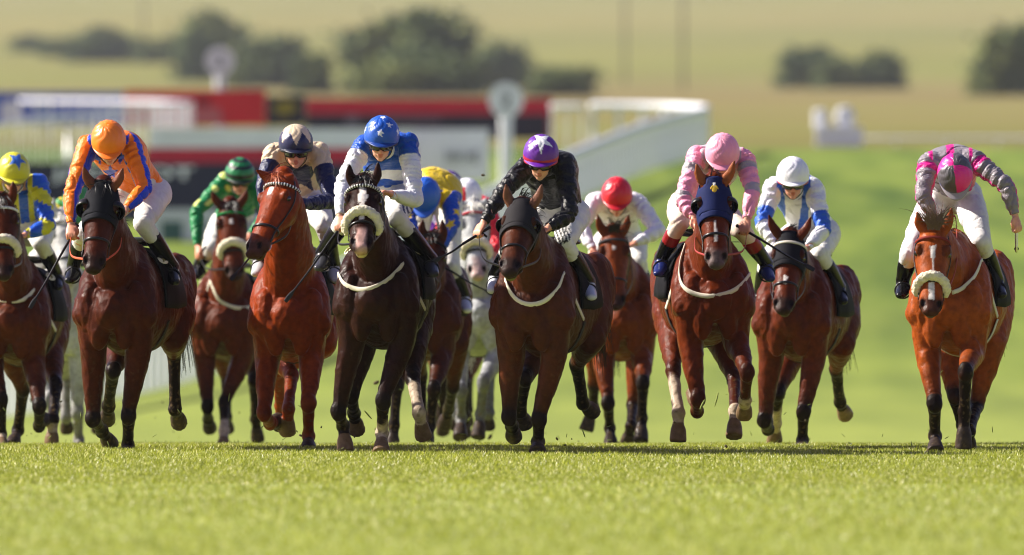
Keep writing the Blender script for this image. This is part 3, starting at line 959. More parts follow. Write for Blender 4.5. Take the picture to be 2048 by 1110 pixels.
    oh = link_mesh("helmet", mh, M_CAP, root)
    md = oh.modifiers.new("thick", 'SOLIDIFY'); md.thickness = .012; md.offset = -1
    # peak
    nu, nv_ = 25, 7; VV = []
    for i in range(nv_):
        q_ = i / (nv_ - 1)
        for k in range(nu):
            a = R(-72) + R(144) * k / (nu - 1)
            ext = 1 + q_ * .46 * math.cos(a * 1.2) * j.get('peak', 1.0)
            yy = -.10 - .10 * q_ * math.cos(a) - (.06 * math.sin(a) ** 2)
            VV.append(hc_ + r * math.sin(a) * HX * (1.01 + q_ * .05) + u * yy * HY * 1.2 + f * math.cos(a) * HZ * 1.0 * ext)
    mp = grid_mesh("peak", np.array(VV), nu, nv_)
    set_col(mp, np.tile(np.array(j['peakcol']), (len(VV), 1)))
    op = link_mesh("peak", mp, M_CAP, oh)
    md = op.modifiers.new("thick", 'SOLIDIFY'); md.thickness = .007
    q = Soup(); q.ell(hc_ + u * HY * 1.01, (.014, .007, .014), ax3, n=12, m=6)
    build("button", q, M_CAP, oh, cols=j.get('button', j['peakcol']))
    # band of the cap
    q = Soup(); q.tube([hc_ + r * math.sin(t) * HX * 1.015 + u * (-.045 + .012 * math.cos(t)) * 1 + f * math.cos(t) * HZ * 1.015 for t in np.linspace(-2.2, 2.2, 25)], [(.010, .005)] * 25, lat=u, n=6, raw=True)
    build("cap_band", q, M_CAP, oh, cols=j.get('band', np.array(j['peakcol']) * .22))
    # goggles
    if j.get('goggles', True):
        nu, nv_ = 25, 6; VV = []
        for i in range(nv_):
            yv = .044 - .078 * i / (nv_ - 1)
            for k in range(nu):
                a = R(-78) + R(156) * k / (nu - 1)
                notch = .012 * math.exp(-(a / .16) ** 2) * (i / (nv_ - 1))
                VV.append(Fp(.086 * math.sin(a), yv + notch, .012 + .100 * math.cos(a)))
        mg = grid_mesh("goggles", np.array(VV), nu, nv_)
        og = link_mesh("goggles", mg, j.get('gogmat', M_GOGGLE), root)
        md = og.modifiers.new("thick", 'SOLIDIFY'); md.thickness = .008; md.offset = 1
    q = Soup()
    q.tube([Fp(-.078, -.02, .01), Fp(-.066, -.075, .03), Fp(0, -.122, .055), Fp(.066, -.075, .03), Fp(.078, -.02, .01)], [(.007, .003)] * 5, lat=f, n=6)
    build("chin_strap", q, M_BLACK, root)
    # ------------------------------------------------ reins run from the bit to the hands
    for sg, g in ((-1, hgL[0]), (1, hgR[0])):
        if (sg < 0 and j.get('no_rein') == 'L') or (sg > 0 and j.get('no_rein') == 'R'):
            g = h.B(sg * .03, .12, sm[2] - .40)
        bit = h.Hp(.87, sg * .070, -.085)
        mid = bit * .5 + g * .5 + np.array([sg * .05, 0, -.05])
        q = Soup(); q.tube([bit, mid, g, g + np.array([-sg * .05, .05, -.02])], [(.008, .003)] * 4, lat=(0, 0, 1), n=6, sub=8)
        build("rein", q, h.sp.get('reinmat', M_BLACK), root_h)
    # ------------------------------------------------ whip is a thing of its own
    if wt:
        g, lat = hgL if wt['hand'] == 'L' else hgR
        d = nrm(tip - g); ln = np.linalg.norm(tip - g)
        wr = empty("whip", g, wt['label'], "whip", "riding whips")
        q = Soup(); q.tube([g - d * .09, g - d * .07, g + d * .16], [.013, .0105, .0095], n=10)
        build("handle", q, M_STEEL if wt.get('pale') else M_BLACK, wr)
        q = Soup(); q.tube([g + d * .155, g + d * ln * .6 + np.array([0, 0, -.008]), g + d * ln * .88], [.0085, .007, .006], n=8)
        build("shaft", q, M_BLACK if not wt.get('pale') else M_STEEL, wr)
        q = Soup(); q.tube([g + d * ln * .86, g + d * ln * .92, tip], [(.009, .005), (.016, .004), (.014, .003)], lat=np.cross(d, [0, 1, 0]), n=8)
        build("flap", q, M_ATTRCLOTH, wr, cols=wt.get('flapcol', S(50, 50, 52)))
    return root

# ------------------------------------------------------------------ the field
def solid(col):
    return lambda V, *a: np.tile(np.array(col), (len(V), 1))
def capsolid(col):
    return lambda az, el, D: np.tile(np.array(col), (len(az), 1))
YEL, BLU, ORG = S(206, 200, 44), S(34, 92, 205), S(248, 122, 20)
NAV, BEI, GRN = S(24, 30, 72), S(214, 192, 160), S(14, 128, 68)
WHT, BLK, PUR = S(232, 232, 236), S(14, 14, 18), S(92, 26, 140)
RED, PNK, GRY = S(206, 22, 36), S(244, 160, 184), S(132, 124, 130)
MAG, ROY, SIL = S(206, 22, 128), S(20, 78, 176), S(176, 174, 178)
M_REDTACK = mat("red tack", S(150, 44, 24), rough=.5)

def silk_A(V, pn, tt, x, ang, zv, nn):
    c = np.tile(np.array(YEL), (len(V), 1)); a = pn != 'torso'
    c[(pn == 'torso') & (np.abs(x - .075) < .035)] = BLU
    c[(pn == 'torso') & (x > .15)] = BLU
    k = np.where(np.char.startswith(pn.astype(str), 'u'), tt, 1 + tt)
    ch = np.sin(k * 9 + np.abs(ang) * 1.0)
    c[a & (ch > -.15)] = BLU
    return c
def silk_B(V, pn, tt, x, ang, zv, nn):
    c = np.tile(np.array(ORG), (len(V), 1)); b = S(26, 66, 205)
    arm = pn != 'torso'
    c[arm & (np.cos(2 * ang + .9) > .30)] = b
    to = ~arm
    for (cx_, cz_, r_, ro) in ((-.085, -.085, .062, .3), (.085, -.09, .062, -.3), (-.13, .02, .06, 0), (.13, .03, .06, .5), (0, -.20, .06, 0), (0.0, .075, .05, .2)):
        c[to & star_mask(x - cx_, zv - cz_, r_, ro)] = b
    return c
def silk_C(V, pn, tt, x, ang, zv, nn):
    c = np.tile(np.array(GRN), (len(V), 1))
    g = np.stack([x * 9 + .3 * np.sin(zv * 20), zv * 9 + .5], 1); fr = g - np.round(g)
    c[(np.hypot(fr[:, 0], fr[:, 1]) < .27) & (x < -.02) & (zv > -.22)] = S(206, 218, 120)
    return c
def silk_D(V, pn, tt, x, ang, zv, nn):
    c = np.tile(np.array(BEI), (len(V), 1)); arm = pn != 'torso'
    c[arm & ~(np.char.startswith(pn.astype(str), 'u') & (tt < .30))] = NAV
    c[(~arm) & star_mask(x - .02, zv + .15, .15, 0, .5)] = NAV
    c[(~arm) & (np.abs(x + .12) < .035) & (zv > -.02)] = BEI
    return c
def silk_E(V, pn, tt, x, ang, zv, nn):
    c = np.tile(np.array(ROY), (len(V), 1)); arm = pn != 'torso'
    c[arm & ~(np.char.startswith(pn.astype(str), 'u') & (tt < .26))] = WHT
    c[(~arm) & (np.abs(zv + .215) < .032)] = WHT
    return c
def silk_F(V, pn, tt, x, ang, zv, nn):
    c = np.tile(np.array(S(226, 192, 28)), (len(V), 1)); arm = pn != 'torso'
    c[arm] = S(24, 74, 184)
    c[(~arm) & star_mask(x + .06, zv - .02, .10, .2)] = S(24, 74, 184)
    k = np.where(np.char.startswith(pn.astype(str), 'u'), tt, 1 + tt)
    yy = (k * 2.2) % 1.0 - .5
    xx = (ang / math.pi + .5 + .25 * np.floor(k * 2.2)) % 1.0 - .5
    c[arm & star_mask(xx * .19, yy * .13, .052, .3)] = S(226, 192, 28)
    return c
def silk_I(V, pn, tt, x, ang, zv, nn):
    c = np.tile(np.array(BLK), (len(V), 1)); arm = pn != 'torso'
    c[arm & (np.abs(ang - 2.3) < .09)] = S(150, 150, 150)
    return c
def silk_K(V, pn, tt, x, ang, zv, nn):
    c = np.tile(np.array(PNK), (len(V), 1)); up_ = np.char.startswith(pn.astype(str), 'u'); arm = pn != 'torso'
    k = np.where(up_, tt, 1 + tt)
    c[arm & ((np.abs(k - .32) < .09) | (np.abs(k - 1.0) < .12))] = S(172, 164, 166)
    c[(~arm) & (np.abs(np.abs(x) - .11) < .03)] = S(186, 172, 176)
    return c
def silk_L(V, pn, tt, x, ang, zv, nn):
    c = np.tile(np.array(WHT), (len(V), 1)); up_ = np.char.startswith(pn.astype(str), 'u'); arm = pn != 'torso'
    k = np.where(up_, tt, 1 + tt)
    c[arm & (np.abs(k - .80) < .20)] = S(44, 96, 200)
    c[(~arm) & (np.abs(np.abs(x) - .095 + .1 * np.clip(-zv - .1, 0, .3)) < .032)] = S(44, 96, 200)
    return c
def silk_M(V, pn, tt, x, ang, zv, nn):
    c = np.tile(np.array(GRY), (len(V), 1)); arm = pn != 'torso'
    c[arm & (np.cos(2 * ang + .4) > .80)] = MAG
    c[arm & (np.abs(np.where(np.char.startswith(pn.astype(str), 'u'), tt, 1) - .22) < .07)] = MAG
    c[(~arm) & ((np.abs(x) < .026) | (np.abs(np.abs(x) - .15) < .025))] = MAG
    return c
def silk_A2(V, pn, tt, x, ang, zv, nn):
    c = np.tile(np.array(S(60, 140, 70)), (len(V), 1))
    c[np.sin(V[:, 2] * 60 + V[:, 0] * 40) > 0] = S(214, 190, 60)
    return c

def sphere_star(D, az0, el0, r_, rot=0, inner=.42):
    c0 = np.array([math.cos(el0) * math.sin(az0), math.sin(el0), math.cos(el0) * math.cos(az0)])
    e1 = np.array([math.cos(az0), 0, -math.sin(az0)]); e2 = np.cross(c0, e1) * 1.0
    if e2[1] < 0: e2 = -e2
    return star_mask(D @ e1, D @ e2, r_, rot, inner) & (D @ c0 > 0)
def cap_A(az, el, D):
    c = np.tile(np.array(YEL), (len(az), 1)); c[sphere_star(D, .25, 1.05, .62, math.pi)] = S(52, 104, 196); return c
def cap_C(az, el, D):
    c = np.tile(np.array(S(16, 120, 66)), (len(az), 1)); c[np.sin(el * 11.5 + .6) > .25] = S(12, 24, 22); return c
def cap_D(az, el, D):
    c = np.tile(np.array(BEI), (len(az), 1)); b = .16 + .70 * tri((az + .05) / .52 + 0) * 1.0
    b = .16 + .72 * (1 - np.abs(((np.abs(az) / .95) % 1.0) * 2 - 1))
    c[el < b] = NAV; return c
def cap_E(az, el, D):
    c = np.tile(np.array(S(22, 84, 184)), (len(az), 1))
    for (a, e, ro) in ((-.10, .42, .1), (.62, .85, .4), (-.95, .80, -.3), (1.25, .35, .2), (2.4, .6, 0), (-2.2, .5, 0), (-1.5, .3, .3), (.0, 1.45, .5)):
        c[sphere_star(D, a, e, .21, ro)] = WHT
    return c
def cap_G(az, el, D):
    c = np.tile(np.array(WHT), (len(az), 1)); c[(az > -.85) & (az < .12) & (el > .1 + .5 * np.abs(az + .3)) & (el < 1.35)] = S(214, 24, 48); return c
def cap_I(az, el, D):
    c = np.tile(np.array(S(96, 28, 146)), (len(az), 1)); c[sphere_star(D, .05, 1.12, .72, math.pi, .40)] = WHT
    c[(el < .02)] = S(176, 30, 60); return c
def cap_M(az, el, D):
    c = np.tile(np.array(S(84, 80, 84)), (len(az), 1)); q = (D[:, 0] > .0) ^ (D[:, 2] < .02)
    c[q] = S(226, 24, 138); c[el < -.06] = S(40, 84, 176); return c

def J(**k): return k
FIELD = []
# A -- far left, cut by the frame
FIELD.append((dict(Y=85.5, cx=22, hx=75, cb=735, poll=(2, 398), nose=(6, 545), eyes=((-30, 452), (30, 446)), ears=((-18, 366), (26, 364)), coat=S(112, 58, 34), cm=(.46, .34, .20),
    FR=((79, 812), (78, 852), (86, 836), (-1, 1, 1)), FL=((2, 800), (2, 868), (6, 905), (-1, 1, -1)), HR=((112, 770), (106, 838), (102, 906), (-1, -1, -1)), HL=((46, 780), (36, 860), (24, 893), (1, 1, -1)),
    socks=dict(HR=.62, FL=.62), wool=True, browband=S(225, 225, 220), breast=[(-40, 585), (0, 600), (47, 600), (68, 580)],
    label="bay horse with sheepskin noseband, cut off by the picture edge, under the yellow capped rider"),
  J(cap=(28, 335), pitch=24, yaw=8, SL=(-40, 368), SR=(92, 366), ER=(96, 452, .15), HR=(50, 470, .0), EL=(-60, 450), HL=(-40, 480), KR=(82, 486, .35), FR=(112, 560, .6), silk=silk_A, capf=cap_A, peakcol=YEL, gogmat='clear', band=S(30, 34, 40),
    label="rider in yellow and blue silks with blue star on yellow cap")))
# A2 -- grey half hidden behind
FIELD.append((dict(Y=93, cx=118, hx=165, cb=725, poll=(126, 428), nose=(134, 560), eyes=((100, 470), (158, 468)), ears=((108, 396), (150, 396)), coat=S(170, 170, 168), dark=S(96, 94, 92), hair=S(200, 198, 194), muzcol=S(150, 140, 136),
    FR=((155, 824), (158, 880), (164, 908), (-1, 1, -1)), FL=((100, 800), (104, 830), (108, 812), (-1, 1, 1)), points=.7,
    label="grey horse mostly hidden between the yellow capped rider and the orange rider"),
  J(cap=(154, 402), pitch=55, SL=(112, 412), SR=(196, 412), EL=(106, 450), HL=(112, 490), silk=silk_A2, capf=capsolid(S(60, 140, 70)), peakcol=S(60, 140, 70),
    label="rider in green and yellow silks, almost hidden behind the orange rider")))
# B -- orange
FIELD.append((dict(Y=79, cx=228, hx=322, cb=716, poll=(205, 368), nose=(186, 532), eyes=((160, 424), (228, 422)), ears=((167, 334), (246, 336)), coat=S(104, 52, 34), earcol=S(116, 66, 46), cm=(.42, .30, .18), hood=S(22, 23, 30), blinkers=.066, hood_t=.47,
    FL=((186, 836), (204, 862), (222, 890), (-1, 1, 1)), FR=((257, 830), (256, 890), (255, 918), (-1, 1, -1)), HR=((348, 706), (350, 818), (359, 848), (1, 1, 1)), HL=((226, 742), (217, 812), (214, 842), (-1, 1, 1)),
    browband='none', breast=None, forelock=True, fore_n=20, mane_side=1, reinmat='orange',
    label="dark bay horse in a black blinkered hood under the orange rider"),
  J(cap=(217, 275), pitch=38, yaw=4, roll=-4, SL=(160, 290), SR=(275, 286), EL=(142, 390, .1), ER=(290, 376, .15), HL=(142, 448, -.02), HR=(252, 418, .0), KR=(286, 446, .35), FR=(345, 548, .55), KL=(165, 470, .35), FL=(146, 545, .5), silk=silk_B, capf=capsolid(S(248, 128, 24)), peakcol=S(240, 118, 20),
    whip=dict(hand='L', tip=(60, 616), b=-.35, label="long black riding whip pointing down beside the blinkered dark bay horse"),
    label="rider in orange silks with blue stars and striped sleeves")))
# C -- green
FIELD.append((dict(Y=94, cx=446, hx=486, cb=726, poll=(460, 408), nose=(469, 548), eyes=((434, 448), (490, 446)), ears=((424, 384), (494, 381)), coat=S(108, 54, 32),
    FL=((415, 812), (416, 838), (420, 858), (-1, 1, 1)), FR=((449, 806), (448, 862), (446, 903), (-1, -1, -1)), HR=((508, 762), (511, 838), (516, 882), (-1, 1, 1)),
    socks=dict(FR=.30), wool=True, browband=S(16, 120, 60), breast=[(421, 562), (443, 605), (479, 617), (508, 612), (525, 590)], blaze=[(.20, .28, .012, .010)],
    label="bay horse with green browband and cream sheepskin noseband"),
  J(cap=(480, 342), pitch=18, yaw=6, SL=(438, 360), SR=(520, 368), EL=(393, 424, .15), ER=(535, 430), HL=(395, 492, .0), HR=(500, 470, .05), KL=(420, 500), FL=(398, 540), silk=silk_C, capf=cap_C, peakcol=S(14, 30, 26), skin=S(206, 150, 122),
    whip=dict(hand='L', tip=(366, 566), b=.1, label="short black whip held low by the green rider"),
    label="rider in green silks with green and black hooped cap")))
# D -- beige navy, chestnut
FIELD.append((dict(Y=80.2, cx=578, hx=604, cb=728, poll=(551, 350), nose=(500, 500), eyes=((500, 410), (562, 408)), ears=((514, 341), (581, 350)), hy=-42, hw=1.15, nk=1.2, cm=(.70, .53, .32), coat=S(146, 66, 28), dark=S(92, 40, 18), points=.35, hair=S(150, 74, 36), muzcol=S(60, 44, 40), muzzle=.85,
    FL=((528, 824), (540, 846), (556, 842), (-1, 1, 1)), FR=((617, 806), (617, 872), (617, 905), (-1, 1, -1)), HL=((583, 752), (577, 818), (575, 868), (-1, -1, 1)), HR=((556, 740), (562, 812), (560, 856), (1, 1, 1)),
    socks=dict(HL=.80), browband='check', blaze=[(.16, .26, .022, .014)], breast=None, fore_n=30, k=.95,
    label="bright chestnut horse with checked browband and white star, head turned aside"),
  J(cap=(592, 280), pitch=14, yaw=2, SL=(533, 306), SR=(654, 304), EL=(527, 372, .15), ER=(664, 402, .12), HL=(536, 440, .05), HR=(598, 408, -.28), KR=(648, 450, .35), FR=(668, 545, .6), KL=(540, 480, .35), FL=(518, 532, .45), silk=silk_D, capf=cap_D, peakcol=S(18, 22, 50), collarcol=BEI, boot_toe=S(190, 190, 190),
    whip=dict(hand='L', tip=(462, 560), b=-.3, label="dark whip slanting down in front of the green rider's horse"),
    label="rider in beige silks with navy sleeves and navy zigzag cap")))
# E -- blue white stars
FIELD.append((dict(Y=77.8, cx=752, hx=792, cb=700, poll=(726, 356), nose=(722, 488), eyes=((690, 394), (759, 391)), ears=((699, 330), (756, 325)), coat=S(66, 36, 26), cm=(.40, .32, .24), k=1.08, hw=1.04,
    FL=((677, 822), (686, 852), (692, 906), (-1, 1, -1)), FR=((766, 800), (764, 866), (762, 908), (-1, 1, -1)), HL=((703, 792), (708, 826), (714, 862), (-1, 1, 1)), HR=((826, 756), (838, 826), (848, 876), (-1, -1, 1)),
    socks=dict(FR=.24, HR=.12), palehoof=True, wool=True, woolt=.57, browband='check', blaze=[(.13, .36, .020, .024), (.36, .62, .016, .014), (.24, .34, .034, .030)], pink=.8, muzzle=.5, lip=S(190, 186, 130),
    breast=[(676, 540), (681, 556), (694, 572), (726, 581), (762, 570), (795, 543), (806, 528)],
    label="very dark bay horse with white blaze and white sheepskin noseband"),
  J(cap=(764, 264), pitch=18, yaw=0, roll=4, SL=(714, 290), SR=(832, 284), EL=(686, 366, .12), ER=(830, 400, .12), HL=(680, 432, -.05), HR=(782, 388, -.02), KR=(792, 434, .30), FR=(862, 532, .55), KL=(690, 440, .35), FL=(644, 520, .45), silk=silk_E, capf=cap_E, peakcol=S(18, 56, 130), boot_toe=S(60, 60, 64), bmarks=[(815, 412, .05, S(50, 50, 90))],
    whip=dict(hand='L', tip=(571, 603), b=-.35, label="long whip with pale edge crossing in front of the chestnut horse"),
    label="rider in royal blue with white sleeves and white starred blue cap")))
# F -- yellow with blue cap
FIELD.append((dict(Y=87.5, cx=846, hx=878, k=.9, cb=722, poll=(866, 470), nose=(846, 590), eyes=((838, 505), (892, 508)), ears=((846, 440), (884, 440)), coat=S(88, 44, 28),
    FR=((868, 778), (860, 850), (852, 896), (-1, 1, -1)), FL=((794, 770), (788, 850), (784, 902), (-1, 1, -1)), HR=((906, 774), (897, 818), (888, 852), (1, 1, 1)),
    label="brown horse hidden behind the dark bay with the white blaze"),
  J(cap=(848, 388), pitch=60, yaw=-8, roll=-5, SL=(838, 380), SR=(912, 400), hip=(870, 374), EL=(815, 430), ER=(906, 446, .15), HL=(830, 480), HR=(878, 504, .0), KR=(902, 530), FR=(930, 606, .5), KL=(830, 520), silk=silk_F, capf=capsolid(S(30, 92, 196)), peakcol=S(30, 88, 190), band=S(220, 96, 40), boot_toe=S(210, 210, 216),
    whip=dict(hand='R', tip=(988, 590), b=-.1, label="dark whip pointing across the grey horse's chest"),
    label="rider in yellow silks with starred blue sleeves, bent under a blue cap")))
# G -- grey with sheepskin
FIELD.append((dict(Y=91.5, cx=958, hx=945, cb=716, poll=(946, 408), nose=(955, 546), eyes=((918, 448), (978, 446)), ears=((916, 396), (972, 396)), coat=S(158, 160, 162), dark=S(70, 68, 68), points=.75, hair=S(206, 204, 198), muzcol=S(150, 136, 134), pink=.5, lip=S(170, 170, 60),
    FR=((967, 764), (961, 828), (956, 876), (-1, 1, -1)), FL=((922, 782), (922, 836), (920, 876), (-1, 1, -1)), wool=True, browband=S(170, 60, 70), breast=None,
    label="grey horse with cream sheepskin noseband behind the black rider's whip"),
  J(cap=(933, 388), pitch=48, yaw=-6, SL=(890, 415), SR=(985, 412), silk=solid(S(210, 30, 50)), capf=cap_G, peakcol=WHT,
    label="rider in white cap with red triangle, hidden behind a grey horse")))
# H -- purple cap
FIELD.append((dict(Y=97, cx=912, hx=905, cb=716, poll=(908, 432), nose=(908, 560), eyes=((884, 470), (934, 470)), ears=((892, 410), (924, 410)), coat=S(110, 58, 34),
    FR=((928, 770), (930, 830), (930, 872), (-1, 1, 1)), FL=((886, 770), (884, 830), (886, 866), (-1, 1, 1)),
    label="bay horse at the back of the field, only legs showing beside the grey"),
  J(cap=(898, 370), pitch=40, silk=solid(S(96, 40, 140)), capf=capsolid(S(88, 30, 132)), peakcol=S(80, 26, 120),
    label="rider in purple cap at the very back, behind the yellow silks")))
# I -- black, purple cap
FIELD.append((dict(Y=77.4, cx=1062, hx=1160, cb=720, poll=(1042, 402), nose=(1018, 534), eyes=((1004, 428), (1068, 430)), ears=((1012, 368), (1084, 369)), hy=-8, coat=S(108, 62, 42), earcol=S(120, 80, 62), k=.93, cm=(.44, .35, .25), hood=S(40, 38, 40), hood_t=.44, blinkers=.05,
    FL=((1018, 832), (1024, 852), (1028, 874), (-1, 1, 1)), FR=((1078, 838), (1076, 884), (1075, 907), (-1, 1, -1)), HL=((1050, 756), (1040, 822), (1050, 848), (-1, 1, 1)), HR=((1153, 728), (1166, 806), (1186, 824), (1, 1, 1)),
    browband='none', breast=[(1010, 560), (1019, 583), (1044, 607), (1080, 607), (1113, 583), (1127, 547)], forelock=False, lip=S(140, 134, 90),
    label="brown horse in a dark hood under the rider dressed in black"),
  J(cap=(1082, 302), pitch=20, yaw=-4, roll=3, SL=(1040, 332), SR=(1145, 324), EL=(1004, 386, .1), ER=(1140, 428, .12), HL=(968, 444, .0), HR=(1096, 456, -.02), KR=(1128, 486, .32), FR=(1178, 578, .55), KL=(1020, 500, .35), FL=(990, 565, .45), silk=silk_I, capf=cap_I, peakcol=S(96, 28, 146), band=S(190, 30, 60), boot_toe=S(196, 198, 206), collar=False,
    bmarks=[(1120, 468, .075, S(26, 26, 28))],
    whip=dict(hand='L', tip=(870, 522), b=-.25, label="black whip held out to the side over the grey horse"),
    label="rider in plain black silks with white star on purple cap")))
# J -- red cap
FIELD.append((dict(Y=89.5, cx=1246, hx=1236, cb=724, poll=(1227, 462), nose=(1232, 606), eyes=((1200, 500), (1256, 500)), ears=((1195, 430), (1257, 430)), coat=S(138, 72, 36), k=.95,
    FL=((1216, 806), (1220, 856), (1222, 896), (-1, 1, -1)), FR=((1286, 766), (1284, 836), (1282, 884), (-1, 1, -1)), HL=((1188, 770), (1186, 812), (1172, 862), (1, 1, 1)), HR=((1266, 812), (1262, 852), (1252, 892), (-1, -1, 1)),
    blaze=[(.20, .26, .010, .008)], breast=None, browband=S(60, 56, 60), fore_n=60, fore_up=.6,
    label="bay horse with small white star under the red capped rider"),
  J(cap=(1234, 384), pitch=34, SL=(1176, 404), SR=(1288, 404), EL=(1162, 452, .15), ER=(1318, 462, .12), HL=(1186, 498, .0), HR=(1270, 486, .0), KR=(1276, 524), FR=(1298, 604), KL=(1190, 530), silk=solid(S(230, 226, 232)), capf=capsolid(S(214, 20, 40)), peakcol=S(190, 16, 34),
    label="rider in all white silks with bright red cap")))
# K -- pink
FIELD.append((dict(Y=79.6, cx=1428, hx=1372, cb=696, poll=(1428, 360), nose=(1433, 522), eyes=((1400, 410), (1464, 410)), ears=((1393, 328), (1469, 322)), coat=S(122, 58, 30), earcol=S(150, 84, 46), hood=S(24, 34, 78), hood_t=.50, blinkers=.058, emblem=True,
    FL=((1396, 796), (1394, 822), (1388, 784), (-1, 1, 1)), FR=((1494, 744), (1490, 800), (1488, 830), (-1, 1, 1)), HL=((1346, 742), (1357, 826), (1356, 884), (-1, -1, -1)), HR=((1468, 758), (1470, 822), (1468, 874), (-1, -1, -1)),
    socks=dict(HL=.10, FR=.40, HR=.5), palehoof=True, browband='none', blaze=[(.50, .76, .006, .009)], lip=S(196, 190, 70), muzcol=S(92, 82, 80), points=.6, reinmat='red',
    breast=[(1372, 490), (1360, 530), (1362, 565), (1383, 586), (1426, 593), (1473, 579), (1498, 548), (1506, 520)],
    label="bay horse in a navy hood with gold emblem under the pink rider"),
  J(cap=(1445, 300), pitch=34, yaw=-2, roll=3, SL=(1380, 312), SR=(1504, 318), EL=(1364, 398, .12), ER=(1506, 380, .12), HL=(1388, 436, .0), HR=(1494, 438, .0), KL=(1360, 444, .35), FL=(1322, 532, .5), KR=(1482, 458, .35), FR=(1534, 542, .55), silk=silk_K, capf=capsolid(S(238, 156, 178)), peakcol=S(232, 150, 172), boot_cuff=S(140, 26, 30), boot_toe=S(30, 40, 96), breech=S(222, 204, 186), bt=.2,
    whip=dict(hand='R', tip=(1628, 540), b=-.5, label="black whip sloping across to the white and blue rider's horse"),
    label="rider in pink silks with grey hoops and pink cap")))
# L -- white blue
FIELD.append((dict(Y=83.6, cx=1582, hx=1654, cb=728, poll=(1578, 468), nose=(1566, 614), eyes=((1548, 508), (1606, 510)), ears=((1537, 430), (1622, 434)), hy=-8, coat=S(112, 54, 30), hood=S(20, 20, 26), hood_t=.46,
    FL=((1529, 838), (1536, 858), (1530, 838), (-1, 1, 1)), FR=((1607, 824), (1605, 880), (1603, 903), (-1, 1, -1)), HL=((1556, 786), (1551, 846), (1549, 884), (-1, 1, 1)), HR=((1672, 738), (1680, 804), (1692, 832), (1, 1, 1)),
    socks=dict(HL=.22, HR=.75), browband=S(214, 206, 190), blaze=[(.56, .68, .014, .012)], breast=None, forelock=False,
    label="bay horse in a black hood with pale browband under the white and blue rider"),
  J(cap=(1586, 344), pitch=18, SL=(1533, 374), SR=(1641, 374), EL=(1524, 446, .12), ER=(1648, 460, .12), HL=(1552, 492, .0), HR=(1614, 496, .0), KR=(1640, 508, .35), FR=(1680, 588, .55), KL=(1535, 520, .35), FL=(1520, 600, .5), silk=silk_L, capf=capsolid(S(236, 236, 240)), peakcol=S(226, 226, 232), button=S(44, 96, 200), band=S(160, 40, 44), skin=S(206, 146, 120),
    label="rider in white silks with blue braces and blue armbands")))
# M -- grey magenta
FIELD.append((dict(Y=78.2, cx=1898, hx=1958, cb=714, poll=(1868, 456), nose=(1862, 616), eyes=((1840, 492), (1898, 494)), ears=((1835, 424), (1903, 416)), coat=S(160, 84, 38), k=.98,
    FL=((1869, 806), (1870, 872), (1871, 906), (-1, 1, -1)), FR=((1931, 744), (1929, 824), (1927, 898), (-1, 1, -1)), HL=((1909, 792), (1926, 850), (1932, 896), (-1, 1, 1)), HR=((1953, 812), (1938, 862), (1936, 900), (-1, -1, 1)),
    wool=True, woolt=.66, browband=S(120, 44, 36), blaze=[(.22, .36, .020, .012), (.36, .62, .004, .003), (.68, .88, .018, .020)], fore_n=150, fore_up=.8, hair=S(84, 62, 48), mane_side=1, cm=(.74, .60, .40), girthcol=S(200, 196, 184), mane_n=280, reinmat='red',
    breast=[(1905, 585), (1925, 578), (1945, 560), (1956, 540), (1962, 520)], vox=.0105,
    label="light bay horse with tousled forelock running alone on the far side"),
  J(cap=(1910, 346), pitch=64, yaw=4, roll=-10, capb=-.05, SL=(1842, 326), SR=(1962, 318), hip=(1905, 392), EL=(1846, 392, .12), ER=(2014, 372, .12), HL=(1868, 432, .1), HR=(2030, 430, .1), KL=(1818, 510, .4), FL=(1806, 575, .5), KR=(1962, 482, .35), FR=(1996, 574, .55), silk=silk_M, capf=cap_M, peakcol=S(150, 142, 148), band=S(40, 84, 180), no_rein='R', breech=S(214, 212, 210), boot_top_=.5,
    whip=dict(hand='R', tip=(2033, 500), b=.1, pale=True, label="silver grey whip hanging straight down from the far jockey's hand"),
    label="rider in grey silks with magenta stripes, head down")))

M_CLEAR = mat("clear goggle lens", S(120, 92, 80), rough=.1, spec=.8)
M_ORANGE = mat("orange rubber rein", S(206, 76, 36), rough=.6)
M_REDREIN = mat("red rubber rein", S(150, 34, 26), rough=.6)
HORSES = []
ONLY = None
for i, (hs_, js_) in enumerate(FIELD):
    if ONLY and i not in ONLY: continue
    rm = hs_.get('reinmat')
    if rm: hs_['reinmat'] = {'orange': M_ORANGE, 'red': M_REDREIN}[rm]
    if js_.get('gogmat') == 'clear': js_['gogmat'] = M_CLEAR
    hh = make_horse(hs_)
    make_person(js_, hh)
    HORSES.append(hh)

# ------------------------------------------------------------------ ground
def ground_mesh(name, ys, spread, m, kind="structure", nx=61, rough=0.0):
    V, Fs = [], []
    us = np.linspace(-1, 1, nx)
    us = np.sign(us) * np.abs(us) ** 1.6
    for Y in ys:
        for uu in us:
            X = uu * spread(Y)
            z = ground(Y)
            if Y > 420:
                z += rough * (Y / 1000) * (math.sin(X / 170 + Y / 260) + .6 * math.sin(X / 67 - Y / 140 + 1)) * smooth(Y, 420, 900)
            V.append((X, Y, float(z)))
    for a in range(len(ys) - 1):
        for b in range(nx - 1):
            Fs.append((a * nx + b, a * nx + b + 1, (a + 1) * nx + b + 1, (a + 1) * nx + b))
    me = bpy.data.meshes.new(name); me.from_pydata(V, [], Fs); me.update()
    o = link_mesh(name, me, m)
    o["kind"] = kind
    return o

def hillz(X, Y):
    z = ground(Y)
    if Y > 420: z += .3 * (Y / 1000) * (math.sin(X / 170 + Y / 260) + .6 * math.sin(X / 67 - Y / 140 + 1)) * float(smooth(Y, 420, 900))
    return z

